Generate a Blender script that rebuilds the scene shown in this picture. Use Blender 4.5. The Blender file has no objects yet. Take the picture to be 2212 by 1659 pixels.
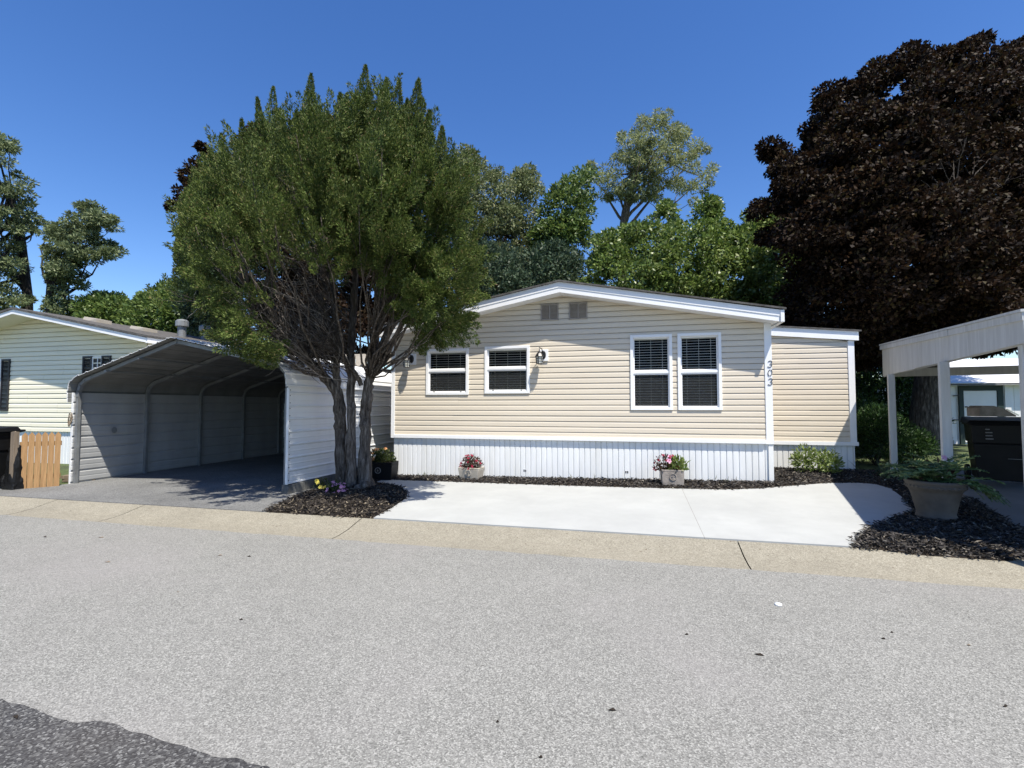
import bpy, math
import numpy as np
from mathutils import Vector
rng = np.random.default_rng(11)
C = bpy.context.scene.collection
R = math.radians
# ------------------------------------------------------------------ camera constants (metres; X along the house front, Y away from the street)
CAM = np.array([0, 0, 1.55]); FPX = 1070.0
_ps, _th = R(13.96), R(2.54)
_fh = np.array([-math.sin(_ps), math.cos(_ps), 0]); _r = np.array([math.cos(_ps), math.sin(_ps), 0]); _z = np.array([0, 0, 1.0])
_fw = _fh*math.cos(_th)+_z*math.sin(_th); _up = _z*math.cos(_th)-_fh*math.sin(_th)
def W(px, py, D):
    "survey helper: the point at depth D metres seen at px, py of the survey photo (2212 wide)"
    px = np.asarray(px, float)[..., None]; py = np.asarray(py, float)[..., None]; D = np.asarray(D, float)[..., None]
    return CAM+(_fw+_r*(px-1106)/FPX-_up*(py-829.5)/FPX)*D
def gz(x, y):
    yy = np.clip(y-5.82, 0, 7); k = .008+.035*(np.clip(x, -4.8, 2.2)+4.8)/7
    return .1+yy*k
# ------------------------------------------------------------------ materials
def nt(name):
    m = bpy.data.materials.new(name); m.use_nodes = True; n = m.node_tree
    return m, n, n.nodes['Principled BSDF']
def link(n, a, b): n.links.new(a, b)
def coords(n, scale=(1, 1, 1)):
    t = n.nodes.new('ShaderNodeTexCoord'); mp = n.nodes.new('ShaderNodeMapping'); mp.inputs['Scale'].default_value = scale
    link(n, t.outputs['Object'], mp.inputs['Vector']); return mp.outputs['Vector']
def noise(n, vec, scale, detail=4, rough=.6):
    t = n.nodes.new('ShaderNodeTexNoise'); t.inputs['Scale'].default_value = scale; t.inputs['Detail'].default_value = detail
    t.inputs['Roughness'].default_value = rough; link(n, vec, t.inputs['Vector']); return t.outputs['Fac']
def ramp(n, fac, stops):
    r = n.nodes.new('ShaderNodeValToRGB'); e = r.color_ramp.elements
    while len(e) < len(stops): e.new(.5)
    for k, (p, c) in enumerate(stops): e[k].position = p; e[k].color = (*c, 1)
    link(n, fac, r.inputs['Fac']); return r.outputs['Color']
def mixc(n, fac, a, b, mode='MIX'):
    x = n.nodes.new('ShaderNodeMix'); x.data_type = 'RGBA'; x.blend_type = mode
    for s, v in ((x.inputs['Factor'], fac), (x.inputs['A'], a), (x.inputs['B'], b)):
        if isinstance(v, (int, float)): s.default_value = v
        elif isinstance(v, tuple): s.default_value = (*v, 1)
        else: link(n, v, s)
    return x.outputs['Result']
def bump(n, p, h, strength=.3, dist=.01):
    b = n.nodes.new('ShaderNodeBump'); b.inputs['Strength'].default_value = strength; b.inputs['Distance'].default_value = dist
    link(n, h, b.inputs['Height']); link(n, b.outputs['Normal'], p.inputs['Normal'])
def sc(c, k): return tuple(min(1, v*k) for v in c)
def mat(name, c, rough=.6, var=.12, scale=3, stretch=(1, 1, 1), bstr=0, bscale=60, bdist=.004, spec=.4, metal=0, grime=None):
    m, n, p = nt(name); v = coords(n, stretch)
    col = ramp(n, noise(n, v, scale, 5), [(.3, sc(c, 1-var)), (.7, sc(c, 1+var))])
    if grime:
        f = ramp(n, noise(n, v, scale*.35, 6, .7), [(.45, (0, 0, 0)), (.75, (1, 1, 1))])
        col = mixc(n, f, col, grime)
    link(n, col, p.inputs['Base Color']); p.inputs['Roughness'].default_value = rough
    p.inputs['Specular IOR Level'].default_value = spec; p.inputs['Metallic'].default_value = metal
    if bstr: bump(n, p, noise(n, v, bscale, 3), bstr, bdist)
    return m
def leafmat(name, stops, transl=.3, rough=.45, spec=.35, clump=1.2, cvar=.35):
    m, n, p = nt(name)
    g = n.nodes.new('ShaderNodeNewGeometry')
    col = ramp(n, g.outputs['Random Per Island'], stops)
    f = noise(n, coords(n), clump, 2)
    col = mixc(n, 1.0, col, ramp(n, f, [(.3, (1-cvar,)*3), (.7, (1, 1, 1))]), 'MULTIPLY')
    link(n, col, p.inputs['Base Color']); p.inputs['Roughness'].default_value = rough; p.inputs['Specular IOR Level'].default_value = spec
    if transl:
        t = n.nodes.new('ShaderNodeBsdfTranslucent'); link(n, col, t.inputs['Color'])
        mx = n.nodes.new('ShaderNodeMixShader'); mx.inputs[0].default_value = transl
        link(n, p.outputs[0], mx.inputs[1]); link(n, t.outputs[0], mx.inputs[2])
        link(n, mx.outputs[0], n.nodes['Material Output'].inputs['Surface'])
    return m
def gravelmat(name, stops, cell, big, bstr=.5, tint=None, specks=None):
    "stone aggregate: one grey per pebble, over slow stains"
    m, n, p = nt(name); v = coords(n)
    vo = n.nodes.new('ShaderNodeTexVoronoi'); vo.inputs['Scale'].default_value = cell; link(n, v, vo.inputs['Vector'])
    sep = n.nodes.new('ShaderNodeSeparateColor'); link(n, vo.outputs['Color'], sep.inputs[0])
    col = ramp(n, sep.outputs[0], stops)
    f = ramp(n, noise(n, v, .9, 6, .65), [(.3, (1-big,)*3), (.72, (1+big*.35,)*3)])
    col = mixc(n, 1.0, col, f, 'MULTIPLY')
    f2 = ramp(n, noise(n, v, 9, 4, .7), [(.3, (.94, .94, .94)), (.7, (1.05, 1.05, 1.05))])
    col = mixc(n, 1.0, col, f2, 'MULTIPLY')
    if tint: col = mixc(n, ramp(n, noise(n, v, .45, 3), [(.5, (0, 0, 0)), (.72, (.5, .5, .5))]), col, tint)
    if specks: col = mixc(n, ramp(n, noise(n, v, 26, 2, .5), [(.70, (0, 0, 0)), (.74, (1, 1, 1))]), col, specks)
    link(n, col, p.inputs['Base Color']); p.inputs['Roughness'].default_value = .9; p.inputs['Specular IOR Level'].default_value = .2
    bump(n, p, vo.outputs['Distance'], bstr, .006)
    return m
M = {}
M['road'] = gravelmat('worn_asphalt', [(0, (.13, .128, .117)), (.3, (.198, .195, .179)), (.7, (.258, .254, .233)), (1, (.375, .369, .339))], 150, .09, .35, (.25, .235, .225))
M['newroad'] = gravelmat('dark_asphalt', [(0, (.028, .028, .03)), (.55, (.07, .07, .072)), (.85, (.13, .13, .125)), (1, (.26, .26, .25))], 105, .25, .7, (.09, .08, .07))
M['gutter'] = gravelmat('tan_concrete', [(0, (.205, .184, .142)), (.5, (.265, .243, .190)), (1, (.35, .326, .262))], 120, .16, .35, None, (.13, .105, .075))
M['drive'] = gravelmat('old_grey_concrete', [(0, (.12, .121, .12)), (.5, (.175, .176, .172)), (1, (.24, .24, .232))], 80, .3, .3)
M['pad'] = mat('new_concrete', (.385, .392, .378), .85, .06, 2.2, bstr=.25, bscale=140, spec=.25, grime=(.335, .34, .33))
def joints(m, xs):
    n = m.node_tree; p = n.nodes['Principled BSDF']; src = p.inputs['Base Color'].links[0].from_socket
    t = n.nodes.new('ShaderNodeTexCoord'); sp = n.nodes.new('ShaderNodeSeparateXYZ'); link(n, t.outputs['Object'], sp.inputs[0])
    for x in xs:
        a = n.nodes.new('ShaderNodeMath'); a.operation = 'SUBTRACT'; a.inputs[1].default_value = x; link(n, sp.outputs[0], a.inputs[0])
        b = n.nodes.new('ShaderNodeMath'); b.operation = 'ABSOLUTE'; link(n, a.outputs[0], b.inputs[0])
        c = n.nodes.new('ShaderNodeMath'); c.operation = 'LESS_THAN'; c.inputs[1].default_value = .0035; link(n, b.outputs[0], c.inputs[0])
        src = mixc(n, c.outputs[0], src, (.24, .235, .215))
    v = coords(n, (1, 1, 1)); st = ramp(n, noise(n, v, 5.5, 8, .75), [(.62, (0, 0, 0)), (.78, (.45, .45, .45))]); src = mixc(n, st, src, (.25, .24, .21))
    link(n, src, p.inputs['Base Color'])
joints(M['pad'], (-3.66, .72))
M['slab'] = mat('carport_slab', (.17, .17, .166), .85, .15, 1.5, bstr=.3, bscale=90, spec=.25)
M['dirt'] = mat('soil', (.035, .028, .022), .95, .3, 6, bstr=.8, bscale=30, bdist=.03, spec=.1)
def mulchmat(name, tones):
    m, n, p = nt(name); g = n.nodes.new('ShaderNodeNewGeometry')
    link(n, ramp(n, g.outputs['Random Per Island'], tones), p.inputs['Base Color']); p.inputs['Roughness'].default_value = .85; p.inputs['Specular IOR Level'].default_value = .25
    return m
M['chip'] = mulchmat('bark_chips', [(0, (.012, .010, .009)), (.45, (.035, .029, .025)), (.8, (.07, .058, .047)), (.93, (.15, .125, .09)), (1, (.26, .22, .16))])
M['chipd'] = mulchmat('dark_bark_chips', [(0, (.014, .013, .012)), (.5, (.040, .036, .034)), (.85, (.085, .075, .067)), (.96, (.17, .15, .12)), (1, (.36, .33, .28))])
def grassmat():
    m, n, p = nt('lawn'); v = coords(n)
    link(n, ramp(n, noise(n, v, 2.5, 6, .7), [(.3, (.03, .028, .015)), (.5, (.06, .085, .022)), (.75, (.11, .14, .04))]), p.inputs['Base Color'])
    p.inputs['Roughness'].default_value = .9; bump(n, p, noise(n, v, 60, 3), .9, .03); return m
M['grass'] = grassmat()
M['siding'] = mat('cream_vinyl', (.645, .572, .462), .5, .05, 1.4, (.5, 1, 8), spec=.3)
M['ysiding'] = mat('pale_yellow_vinyl', (.80, .755, .60), .5, .05, 1.2, (.5, 1, 8), spec=.3)
M['white'] = mat('white_vinyl', (.80, .80, .80), .4, .03, 4, spec=.4)
M['wmetal'] = mat('white_painted_metal', (.78, .79, .80), .4, .05, 2, (1, 1, .4), spec=.45, grime=(.70, .71, .70))
M['skirt'] = mat('white_skirting', (.78, .79, .79), .45, .05, 2.5, (3, 1, .5), spec=.4, grime=(.69, .69, .66))
M['frame'] = mat('galvanised_tube', (.21, .22, .225), .5, .2, 5, spec=.5, metal=.2, grime=(.16, .16, .155))
M['shingle'] = mat('grey_shingle', (.10, .095, .09), .9, .4, 9, (1, 2, 1), bstr=.6, bscale=40, bdist=.01, spec=.1)
M['oldwood'] = mat('old_white_paint', (.55, .555, .54), .75, .12, 2.5, (7, 7, .6), bstr=.25, bscale=60, spec=.2, grime=(.45, .45, .43))
M['trimgrey'] = mat('dusty_tan_vent', (.30, .27, .24), .6, .12, 9, spec=.3)
M['black'] = mat('black_plastic', (.008, .0083, .009), .5, .3, 4, bstr=.15, bscale=120, spec=.22)
M['ironblk'] = mat('black_iron', (.012, .012, .013), .4, .3, 8, spec=.5)
M['slat'] = mat('blind_slat', (.80, .77, .70), .6, .05, 5)
M['room'] = mat('dark_room', (.012, .012, .013), .9, .2, 2, spec=.05)
M['shutter'] = mat('dark_shutter', (.022, .022, .026), .5, .15, 6, spec=.4)
M['brshutter'] = mat('brown_shutter', (.13, .095, .075), .6, .2, 6, spec=.3)
M['cedar'] = mat('cedar_picket', (.36, .215, .10), .75, .22, 3, (14, 14, 1.2), bstr=.3, bscale=40, spec=.2, grime=(.30, .17, .075))
M['greyw'] = mat('weathered_wood', (.20, .16, .12), .85, .25, 3, (14, 14, 1.2), spec=.15)
M['block'] = mat('concrete_block', (.12, .12, .115), .95, .3, 5, bstr=.5, bscale=60, spec=.1)
M['stone'] = mat('pale_cast_stone', (.40, .365, .31), .85, .18, 9, bstr=.5, bscale=50, bdist=.006, spec=.2, grime=(.34, .31, .26))
M['gstone'] = mat('grey_cast_stone', (.23, .205, .185), .9, .3, 11, bstr=.7, bscale=45, bdist=.008, spec=.15, grime=(.32, .29, .26))
M['terra'] = mat('pale_clay_urn', (.105, .093, .08), .8, .2, 6, bstr=.3, bscale=60, spec=.2)
M['greentrim'] = mat('dark_green_paint', (.018, .035, .03), .6, .2, 4)
M['bark'] = None
def barkmat(name, a, b, c):
    m, n, p = nt(name); v = coords(n, (1, 1, .16))
    f = noise(n, v, 26, 6, .7); col = ramp(n, f, [(.34, a), (.52, b), (.72, c)])
    link(n, col, p.inputs['Base Color']); p.inputs['Roughness'].default_value = .9; p.inputs['Specular IOR Level'].default_value = .15
    bump(n, p, f, 1.0, .035); return m
M['bark'] = barkmat('shaggy_bark', (.03, .025, .021), (.12, .10, .083), (.31, .275, .24))
M['dbark'] = barkmat('dark_bark', (.012, .011, .01), (.038, .034, .03), (.09, .08, .07))
M['twig'] = barkmat('dead_twig', (.12, .10, .086), (.28, .25, .22), (.46, .42, .38))
M['dtwig'] = barkmat('dark_dead_twig', (.03, .025, .021), (.08, .068, .058), (.19, .165, .145))
M['chalk'] = mat('white_mark', (.70, .71, .71), .6, .05, 5)
M['dimmark'] = mat('faded_mark', (.17, .17, .17), .6, .05, 5)
M['wallin'] = mat('shade_darkened_white', (.34, .344, .344), .5, .12, 2, (1, 1, .4), spec=.3)  # white wall's inside face, its colour darkened to stand in for shade
M['inner'] = mat('shade_darkened_underside', (.19, .192, .186), .6, .15, 3, (1, 1, .4), spec=.3)  # roof underside, colour darkened to deepen the shade inside the carport
M['sheet'] = mat('shade_darkened_timber', (.05, .045, .04), .85, .2, 3, spec=.1)  # timber carport ceiling and rafters, shade put into their colour
M['rearshade'] = mat('shade_dark_rear', (.05, .05, .05), .8, .2, 2)  # back of the metal carport, painted as dark as its shade
M['steel'] = mat('bright_steel', (.7, .7, .7), .25, .05, 5, metal=.8)
M['tan'] = mat('tan_valance', (.40, .36, .30), .7, .1, 4)
M['numb'] = mat('black_numeral', (.02, .02, .025), .4, .1, 4)
def glassmat(name, tint, refl):
    m, n, p = nt(name); n.nodes.remove(p)
    t = n.nodes.new('ShaderNodeBsdfTransparent'); t.inputs[0].default_value = (*tint, 1)
    g = n.nodes.new('ShaderNodeBsdfGlossy'); g.inputs['Roughness'].default_value = .03; g.inputs[0].default_value = (.9, .95, 1, 1)
    f = n.nodes.new('ShaderNodeFresnel'); f.inputs[0].default_value = refl
    mx = n.nodes.new('ShaderNodeMixShader'); link(n, f.outputs[0], mx.inputs[0]); link(n, t.outputs[0], mx.inputs[1]); link(n, g.outputs[0], mx.inputs[2])
    link(n, mx.outputs[0], n.nodes['Material Output'].inputs['Surface']); return m
M['glass'] = glassmat('window_glass', (.93, .95, .95), 1.14)
def screenmat():
    m, n, p = nt('insect_screen'); p.inputs['Base Color'].default_value = (.028, .031, .031, 1); p.inputs['Roughness'].default_value = .9
    t = n.nodes.new('ShaderNodeBsdfTransparent'); mx = n.nodes.new('ShaderNodeMixShader'); mx.inputs[0].default_value = .45
    link(n, t.outputs[0], mx.inputs[1]); link(n, p.outputs[0], mx.inputs[2]); link(n, mx.outputs[0], n.nodes['Material Output'].inputs['Surface']); return m
M['screen'] = screenmat()
M['lampglass'] = mat('frosted_lamp_glass', (.62, .62, .56), .3, .05, 6)
M['juniper'] = leafmat('juniper_leaf', [(0, (.05, .082, .020)), (.4, (.098, .145, .030)), (.75, (.155, .205, .048)), (.95, (.23, .26, .085)), (1, (.30, .20, .10))], .22, .6, .2, 1.6, .40)
M['maroon'] = leafmat('maroon_leaf', [(0, (.012, .0075, .0055)), (.45, (.023, .0128, .0078)), (.8, (.047, .025, .0115)), (1, (.060, .048, .019))], .2, .6, .16, .5, .4)
M['brightleaf'] = leafmat('bright_green_leaf', [(0, (0.075, 0.125, 0.025)), (0.5, (0.144, 0.219, 0.045)), (0.85, (0.225, 0.3, 0.075)), (1, (0.35, 0.4, 0.138))], .3, .4, .45, .45, .3)
M['paleleaf'] = leafmat('pale_green_leaf', [(0, (0.168, 0.204, 0.09)), (0.5, (0.288, 0.324, 0.138)), (1, (0.432, 0.456, 0.216))], .35, .5, .35, .4, .3)
M['greyleaf'] = leafmat('grey_green_leaf', [(0, (0.104, 0.137, 0.058)), (0.5, (0.182, 0.221, 0.091)), (0.85, (0.273, 0.305, 0.143)), (1, (0.325, 0.305, 0.169))], .3, .5, .3, .3, .4)
M['midleaf'] = leafmat('mid_green_leaf', [(0, (0.062, 0.112, 0.025)), (0.5, (0.125, 0.194, 0.044)), (1, (0.225, 0.288, 0.075))], .3, .45, .4, .4, .35)
M['elmleaf'] = leafmat('elm_leaf', [(0, (0.095, 0.128, 0.061)), (0.5, (0.169, 0.216, 0.095)), (1, (0.284, 0.324, 0.162))], .3, .5, .3, .3, .35)
M['bluleaf'] = leafmat('blue_green_leaf', [(0, (.03, .06, .035)), (.5, (.06, .10, .055)), (1, (.12, .16, .09))], .25, .5, .3, .6, .3)
M['yew'] = leafmat('yew_leaf', [(0, (.015, .04, .012)), (.6, (.03, .075, .018)), (1, (.08, .15, .03))], .2, .5, .3, 2, .3)
M['limeleaf'] = leafmat('lime_leaf', [(0, (.10, .16, .035)), (.5, (.19, .26, .06)), (1, (.34, .40, .15))], .3, .5, .3, 4, .3)
M['fern'] = leafmat('fern_leaf', [(0, (.06, .12, .045)), (.5, (.12, .21, .075)), (1, (.24, .33, .15))], .25, .45, .4, 3, .3)
M['flowleaf'] = leafmat('bedding_leaf', [(0, (.03, .05, .015)), (.5, (.06, .085, .025)), (1, (.12, .14, .05))], .25, .5, .3, 5, .3)
M['darkleaf'] = leafmat('bronze_leaf', [(0, (.03, .012, .010)), (.5, (.07, .03, .02)), (1, (.13, .10, .05))], .2, .5, .3, 5, .3)
def flow(name, a, b): return leafmat(name, [(0, a), (1, b)], .2, .6, .2, 8, .15)
M['redfl'] = flow('red_petal', (.13, .005, .02), (.36, .015, .05)); M['pinkfl'] = flow('pink_petal', (.62, .22, .42), (.80, .42, .58))
M['yelfl'] = flow('yellow_petal', (.55, .45, .05), (.75, .66, .16)); M['orfl'] = flow('orange_petal', (.60, .20, .05), (.72, .36, .16))
M['whfl'] = flow('white_petal', (.75, .74, .66), (.85, .83, .76))
# ------------------------------------------------------------------ mesh building
class MB:
    def __init__(s): s.v = []; s.f = []; s.n = 0
    def add(s, v, f):
        v = [tuple(map(float, p)) for p in v]; k = s.n; s.v += v; s.f += [[i+k for i in q] for q in f]; s.n += len(v); return s
    def box(s, x0, x1, y0, y1, z0, z1):
        return s.add([(x0, y0, z0), (x1, y0, z0), (x1, y1, z0), (x0, y1, z0), (x0, y0, z1), (x1, y0, z1), (x1, y1, z1), (x0, y1, z1)],
                     [(0, 3, 2, 1), (4, 5, 6, 7), (0, 1, 5, 4), (1, 2, 6, 5), (2, 3, 7, 6), (3, 0, 4, 7)])
    def obox(s, c, ax, ay, az):
        c = np.array(c, float); ax, ay, az = (np.array(a, float) for a in (ax, ay, az))
        v = [c+i*ax+j*ay+k*az for k in (-1, 1) for i, j in ((-1, -1), (1, -1), (1, 1), (-1, 1))]
        return s.add(v, [(0, 3, 2, 1), (4, 5, 6, 7), (0, 1, 5, 4), (1, 2, 6, 5), (2, 3, 7, 6), (3, 0, 4, 7)])
    def beam(s, a, b, w, h):
        a = np.array(a, float); b = np.array(b, float); d = b-a; L = np.linalg.norm(d); d /= L
        up = np.array([0, 0, 1.]) if abs(d[2]) < .95 else np.array([1., 0, 0])
        x = np.cross(up, d); x /= np.linalg.norm(x); y = np.cross(d, x)
        return s.obox((a+b)/2, x*w/2, y*h/2, d*L/2)
    def hexa(s, bot, top):
        return s.add(list(bot)+list(top), [(0, 3, 2, 1), (4, 5, 6, 7), (0, 1, 5, 4), (1, 2, 6, 5), (2, 3, 7, 6), (3, 0, 4, 7)])
    def prism(s, poly, y0, y1):
        "polygon in X,Z extruded along Y"
        n = len(poly); v = [(x, y0, z) for x, z in poly]+[(x, y1, z) for x, z in poly]
        return s.add(v, [list(range(n)), list(range(2*n-1, n-1, -1))]+[(i, i+n, (i+1) % n+n, (i+1) % n) for i in range(n)])
    def tube(s, pts, rad, n=7, cap=True):
        pts = np.array(pts, float); m = len(pts)
        rad = np.full(m, rad) if np.isscalar(rad) else np.array(rad, float)
        t = np.gradient(pts, axis=0); t /= np.linalg.norm(t, axis=1)[:, None]+1e-9
        ref = np.array([.31, .2, .93]) if abs(t[0] @ np.array([.31, .2, .93])) < .9 else np.array([1., 0, 0])
        V = []
        for i in range(m):
            u = np.cross(t[i], ref); u /= np.linalg.norm(u)+1e-9; w = np.cross(t[i], u)
            for k in range(n):
                a = 2*math.pi*k/n; V.append(pts[i]+rad[i]*(math.cos(a)*u+math.sin(a)*w))
        F = [(i*n+k, i*n+(k+1) % n, (i+1)*n+(k+1) % n, (i+1)*n+k) for i in range(m-1) for k in range(n)]
        if cap: F += [list(range(n))[::-1], list(range((m-1)*n, m*n))]
        return s.add(V, F)
    def lathe(s, prof, c, n=28, cap=True):
        V = [(c[0]+r*math.cos(2*math.pi*k/n), c[1]+r*math.sin(2*math.pi*k/n), c[2]+z) for r, z in prof for k in range(n)]
        m = len(prof); F = [(i*n+k, i*n+(k+1) % n, (i+1)*n+(k+1) % n, (i+1)*n+k) for i in range(m-1) for k in range(n)]
        if cap: F += [list(range(n))[::-1]]
        return s.add(V, F)
    def build(s, name, m, parent=None, smooth=False, bevel=0, org=None):
        o = None if parent is None else parent
        while o is not None and o.parent is not None: o = o.parent
        off = np.array(o.location) if o is not None else (np.array(org, float) if org is not None else np.zeros(3))
        v = np.array(s.v)-off
        me = bpy.data.meshes.new(name); me.from_pydata(v.tolist(), [], s.f); me.update()
        if smooth: me.polygons.foreach_set('use_smooth', [True]*len(me.polygons))
        me.materials.append(m); ob = bpy.data.objects.new(name, me); C.objects.link(ob)
        if parent is not None: ob.parent = parent
        else: ob.location = off
        if bevel:
            b = ob.modifiers.new('bevel', 'BEVEL'); b.width = bevel; b.segments = 2; b.limit_method = 'ANGLE'
        return ob
def quads(name, m, V, parent=None, org=None, kind=None):
    "V: N x 4 x 3, one loose quad per leaf"
    V = np.asarray(V, np.float32).reshape(-1, 3); o = parent
    while o is not None and o.parent is not None: o = o.parent
    off = np.array(o.location) if o is not None else (np.array(org, float) if org is not None else np.zeros(3))
    V = V-off.astype(np.float32); N = len(V); me = bpy.data.meshes.new(name)
    me.vertices.add(N); me.vertices.foreach_set('co', V.ravel()); me.loops.add(N); me.loops.foreach_set('vertex_index', np.arange(N, dtype=np.int32))
    me.polygons.add(N//4); me.polygons.foreach_set('loop_start', np.arange(0, N, 4, dtype=np.int32)); me.polygons.foreach_set('loop_total', np.full(N//4, 4, np.int32))
    me.update(calc_edges=True); me.materials.append(m)
    ob = bpy.data.objects.new(name, me); C.objects.link(ob)
    if parent is not None: ob.parent = parent
    else: ob.location = off
    if kind: ob['kind'] = kind
    return ob
def thing(name, label, cat, loc=(0, 0, 0), group=None):
    o = bpy.data.objects.new(name, None); C.objects.link(o); o.location = loc; o.empty_display_size = .2
    return tag(o, label, cat, group)
def tag(o, label, cat, group=None):
    o['label'] = label; o['category'] = cat
    if group: o['group'] = group
    return o
def kind(o, k): o['kind'] = k; return o
def unit(a): return a/(np.linalg.norm(a, axis=-1, keepdims=True)+1e-9)
def rdir(n): return unit(rng.normal(size=(n, 3)))
def leafquads(p, d, L, Wd, fold=.25):
    n = len(p); s = unit(np.cross(d, rdir(n))); nn = np.cross(d, s)
    L = np.broadcast_to(L, n)[:, None]; Wd = np.broadcast_to(Wd, n)[:, None]
    mid = p+d*L*.45+nn*Wd*fold
    return np.stack([p, mid+s*Wd*.5, p+d*L, mid-s*Wd*.5], 1)
# ------------------------------------------------------------------ ground
def poly_mesh(name, pts, m, zoff, step=.25, thick=.12, zf=gz, org=None):
    import bmesh
    bm = bmesh.new(); P = [Vector((x, y, 0)) for x, y in pts]
    vs = [bm.verts.new(p) for p in P]; bm.faces.new(vs); bm.normal_update()
    x0, x1 = min(p.x for p in P), max(p.x for p in P); y0, y1 = min(p.y for p in P), max(p.y for p in P)
    for ax, a, b in ((0, x0, x1), (1, y0, y1)):
        for c in np.arange(a+step, b, step):
            co = (c, 0, 0) if ax == 0 else (0, c, 0); no = (1, 0, 0) if ax == 0 else (0, 1, 0)
            bmesh.ops.bisect_plane(bm, geom=bm.verts[:]+bm.edges[:]+bm.faces[:], plane_co=co, plane_no=no, dist=1e-5)
    for f in bm.faces:
        if f.normal.z < 0: f.normal_flip()
    for v in bm.verts: v.co.z = float(zf(v.co.x, v.co.y))+(zoff(v.co.x, v.co.y) if callable(zoff) else zoff)
    ed = [e for e in bm.edges if e.is_boundary]
    r = bmesh.ops.extrude_edge_only(bm, edges=ed)
    for v in [g for g in r['geom'] if isinstance(g, bmesh.types.BMVert)]: v.co.z -= thick
    bmesh.ops.recalc_face_normals(bm, faces=bm.faces[:])
    me = bpy.data.meshes.new(name); bm.to_mesh(me); bm.free(); me.materials.append(m)
    ob = bpy.data.objects.new(name, me); C.objects.link(ob); return kind(ob, 'structure')
def grid(name, xs, ys, zf, m):
    b = MB(); nx, ny = len(xs), len(ys)
    b.add([(x, y, zf(x, y)) for y in ys for x in xs], [(j*nx+i, j*nx+i+1, (j+1)*nx+i+1, (j+1)*nx+i) for j in range(ny-1) for i in range(nx-1)])
    return kind(b.build(name, m), 'structure')
xs = [-900, -300, -100, -60, -40]+list(np.arange(-30, 30.1, 1))+[40, 60, 100, 300, 900]
ys = [-600, -200, -60, -20, 0, 4, 5.0, 5.3, 5.82, 6.2]+list(np.arange(7, 30.1, 1))+[40, 60, 120, 300, 900]
grid('ground', xs, ys, lambda x, y: float(gz(x, y))-.045 if y > 5.6 else -.06, M['grass'])
# road with a ragged edge along the gutter
def ragged(y, amp, step=.06, x0=-40, x1=40):
    X = np.arange(x0, x1, step); k = np.convolve(rng.normal(size=len(X)), [.25, .5, .25], 'same')*amp
    return X, y+k
X, Y = ragged(5.15, .010)
b = MB(); n = len(X); ya = -6.0
b.add([(x, ya, 0) for x in X]+[(x, y, 0.006) for x, y in zip(X, Y)], [(i, i+1, n+i+1, n+i) for i in range(n-1)])
kind(b.build('road', M['road']), 'structure')
px_ = [(-3.26, 1.95), (-3.02, 1.94), (-2.70, 1.90), (-2.64, 1.91), (-2.60, 1.93), (-2.44, 1.93), (-2.20, 1.90), (-2.06, 1.90), (-1.84, 1.88), (-1.71, 1.89), (-1.59, 1.87)]
X = np.arange(-30, 30, .035); Y = np.interp(X, [-30, -6]+[p[0] for p in px_]+[3, 30], [2.0, 1.97]+[p[1] for p in px_]+[1.78, 1.7])+np.convolve(rng.normal(size=len(X)), [.3, .4, .3], 'same')*.012
b = MB(); n = len(X); b.add([(x, -6.2, .005) for x in X]+[(x, y, .005) for x, y in zip(X, Y)], [(i, i+1, n+i+1, n+i) for i in range(n-1)])
kind(b.build('asphalt_patch', M['newroad']), 'structure')
# rolled gutter in poured lengths
jx = [-40, -22, -16, -12.2, -8.7, -7.0, -3.45, 1.05, 5.4, 9.8, 14, 40]; prof = [(5.05, -.03), (5.10, .0), (5.3, .006), (5.5, .028), (5.68, .070), (5.78, .092), (5.825, .10), (5.83, .02)]
b = MB()
for a, c in zip(jx[:-1], jx[1:]):
    a0, c0 = a+.006, c-.006; k = len(prof)
    nseg = 6; xs2 = np.linspace(a0, c0, nseg)
    V = [(x, y+(.012 if False else 0), z) for x in xs2 for y, z in prof]
    b.add(V, [(i*k+j, (i+1)*k+j, (i+1)*k+j+1, i*k+j+1) for i in range(nseg-1) for j in range(k-1)])
kind(b.build('gutter', M['gutter']), 'structure')
kind(MB().add([(-40, 5.0, -.035), (40, 5.0, -.035), (40, 5.84, .03), (-40, 5.84, .03)], [(0, 1, 2, 3)]).build('gutter_bed', M['dirt']), 'structure')
pad = [(-3.29, 5.84), (-3.34, 6.47), (-3.45, 7.11), (-3.62, 7.50), (-4.00, 8.05), (-4.46, 8.28), (-4.72, 8.45), (-4.71, 8.73), (-3.07, 8.64), (-1.35, 8.55), (.34, 8.53), (1.33, 8.55), (1.91, 8.70), (2.54, 9.06), (3.12, 9.37), (3.58, 9.49), (3.82, 9.42), (3.89, 9.07), (3.73, 8.30), (3.52, 7.57), (3.17, 7.22), (2.80, 6.83), (2.52, 6.49), (2.31, 6.15), (2.13, 5.84)]
poly_mesh('concrete_pad', pad, M['pad'], .012)
poly_mesh('carport_driveway', [(-10.6, 5.84), (-4.92, 5.84), (-5.1, 6.46), (-5.32, 7.0), (-5.4, 13.2), (-10.2, 13.2), (-10.2, 6.9), (-10.9, 6.6), (-11.5, 5.84)], M['drive'], .004)
poly_mesh('carport_slab', [(3.55, 5.84), (4.2, 6.76), (4.36, 7.42), (4.68, 8.6), (5.2, 11.3), (10, 10.3), (9, 5.84)], M['slab'], .008)
island = [(-4.98, 5.86), (-5.14, 6.46), (-5.32, 6.99), (-5.40, 9.2), (-4.85, 9.25), (-4.72, 8.6), (-4.83, 8.43), (-4.00, 8.05), (-3.62, 7.50), (-3.45, 7.11), (-3.34, 6.47), (-3.27, 5.95), (-3.62, 5.83), (-4.20, 5.84)]
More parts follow.
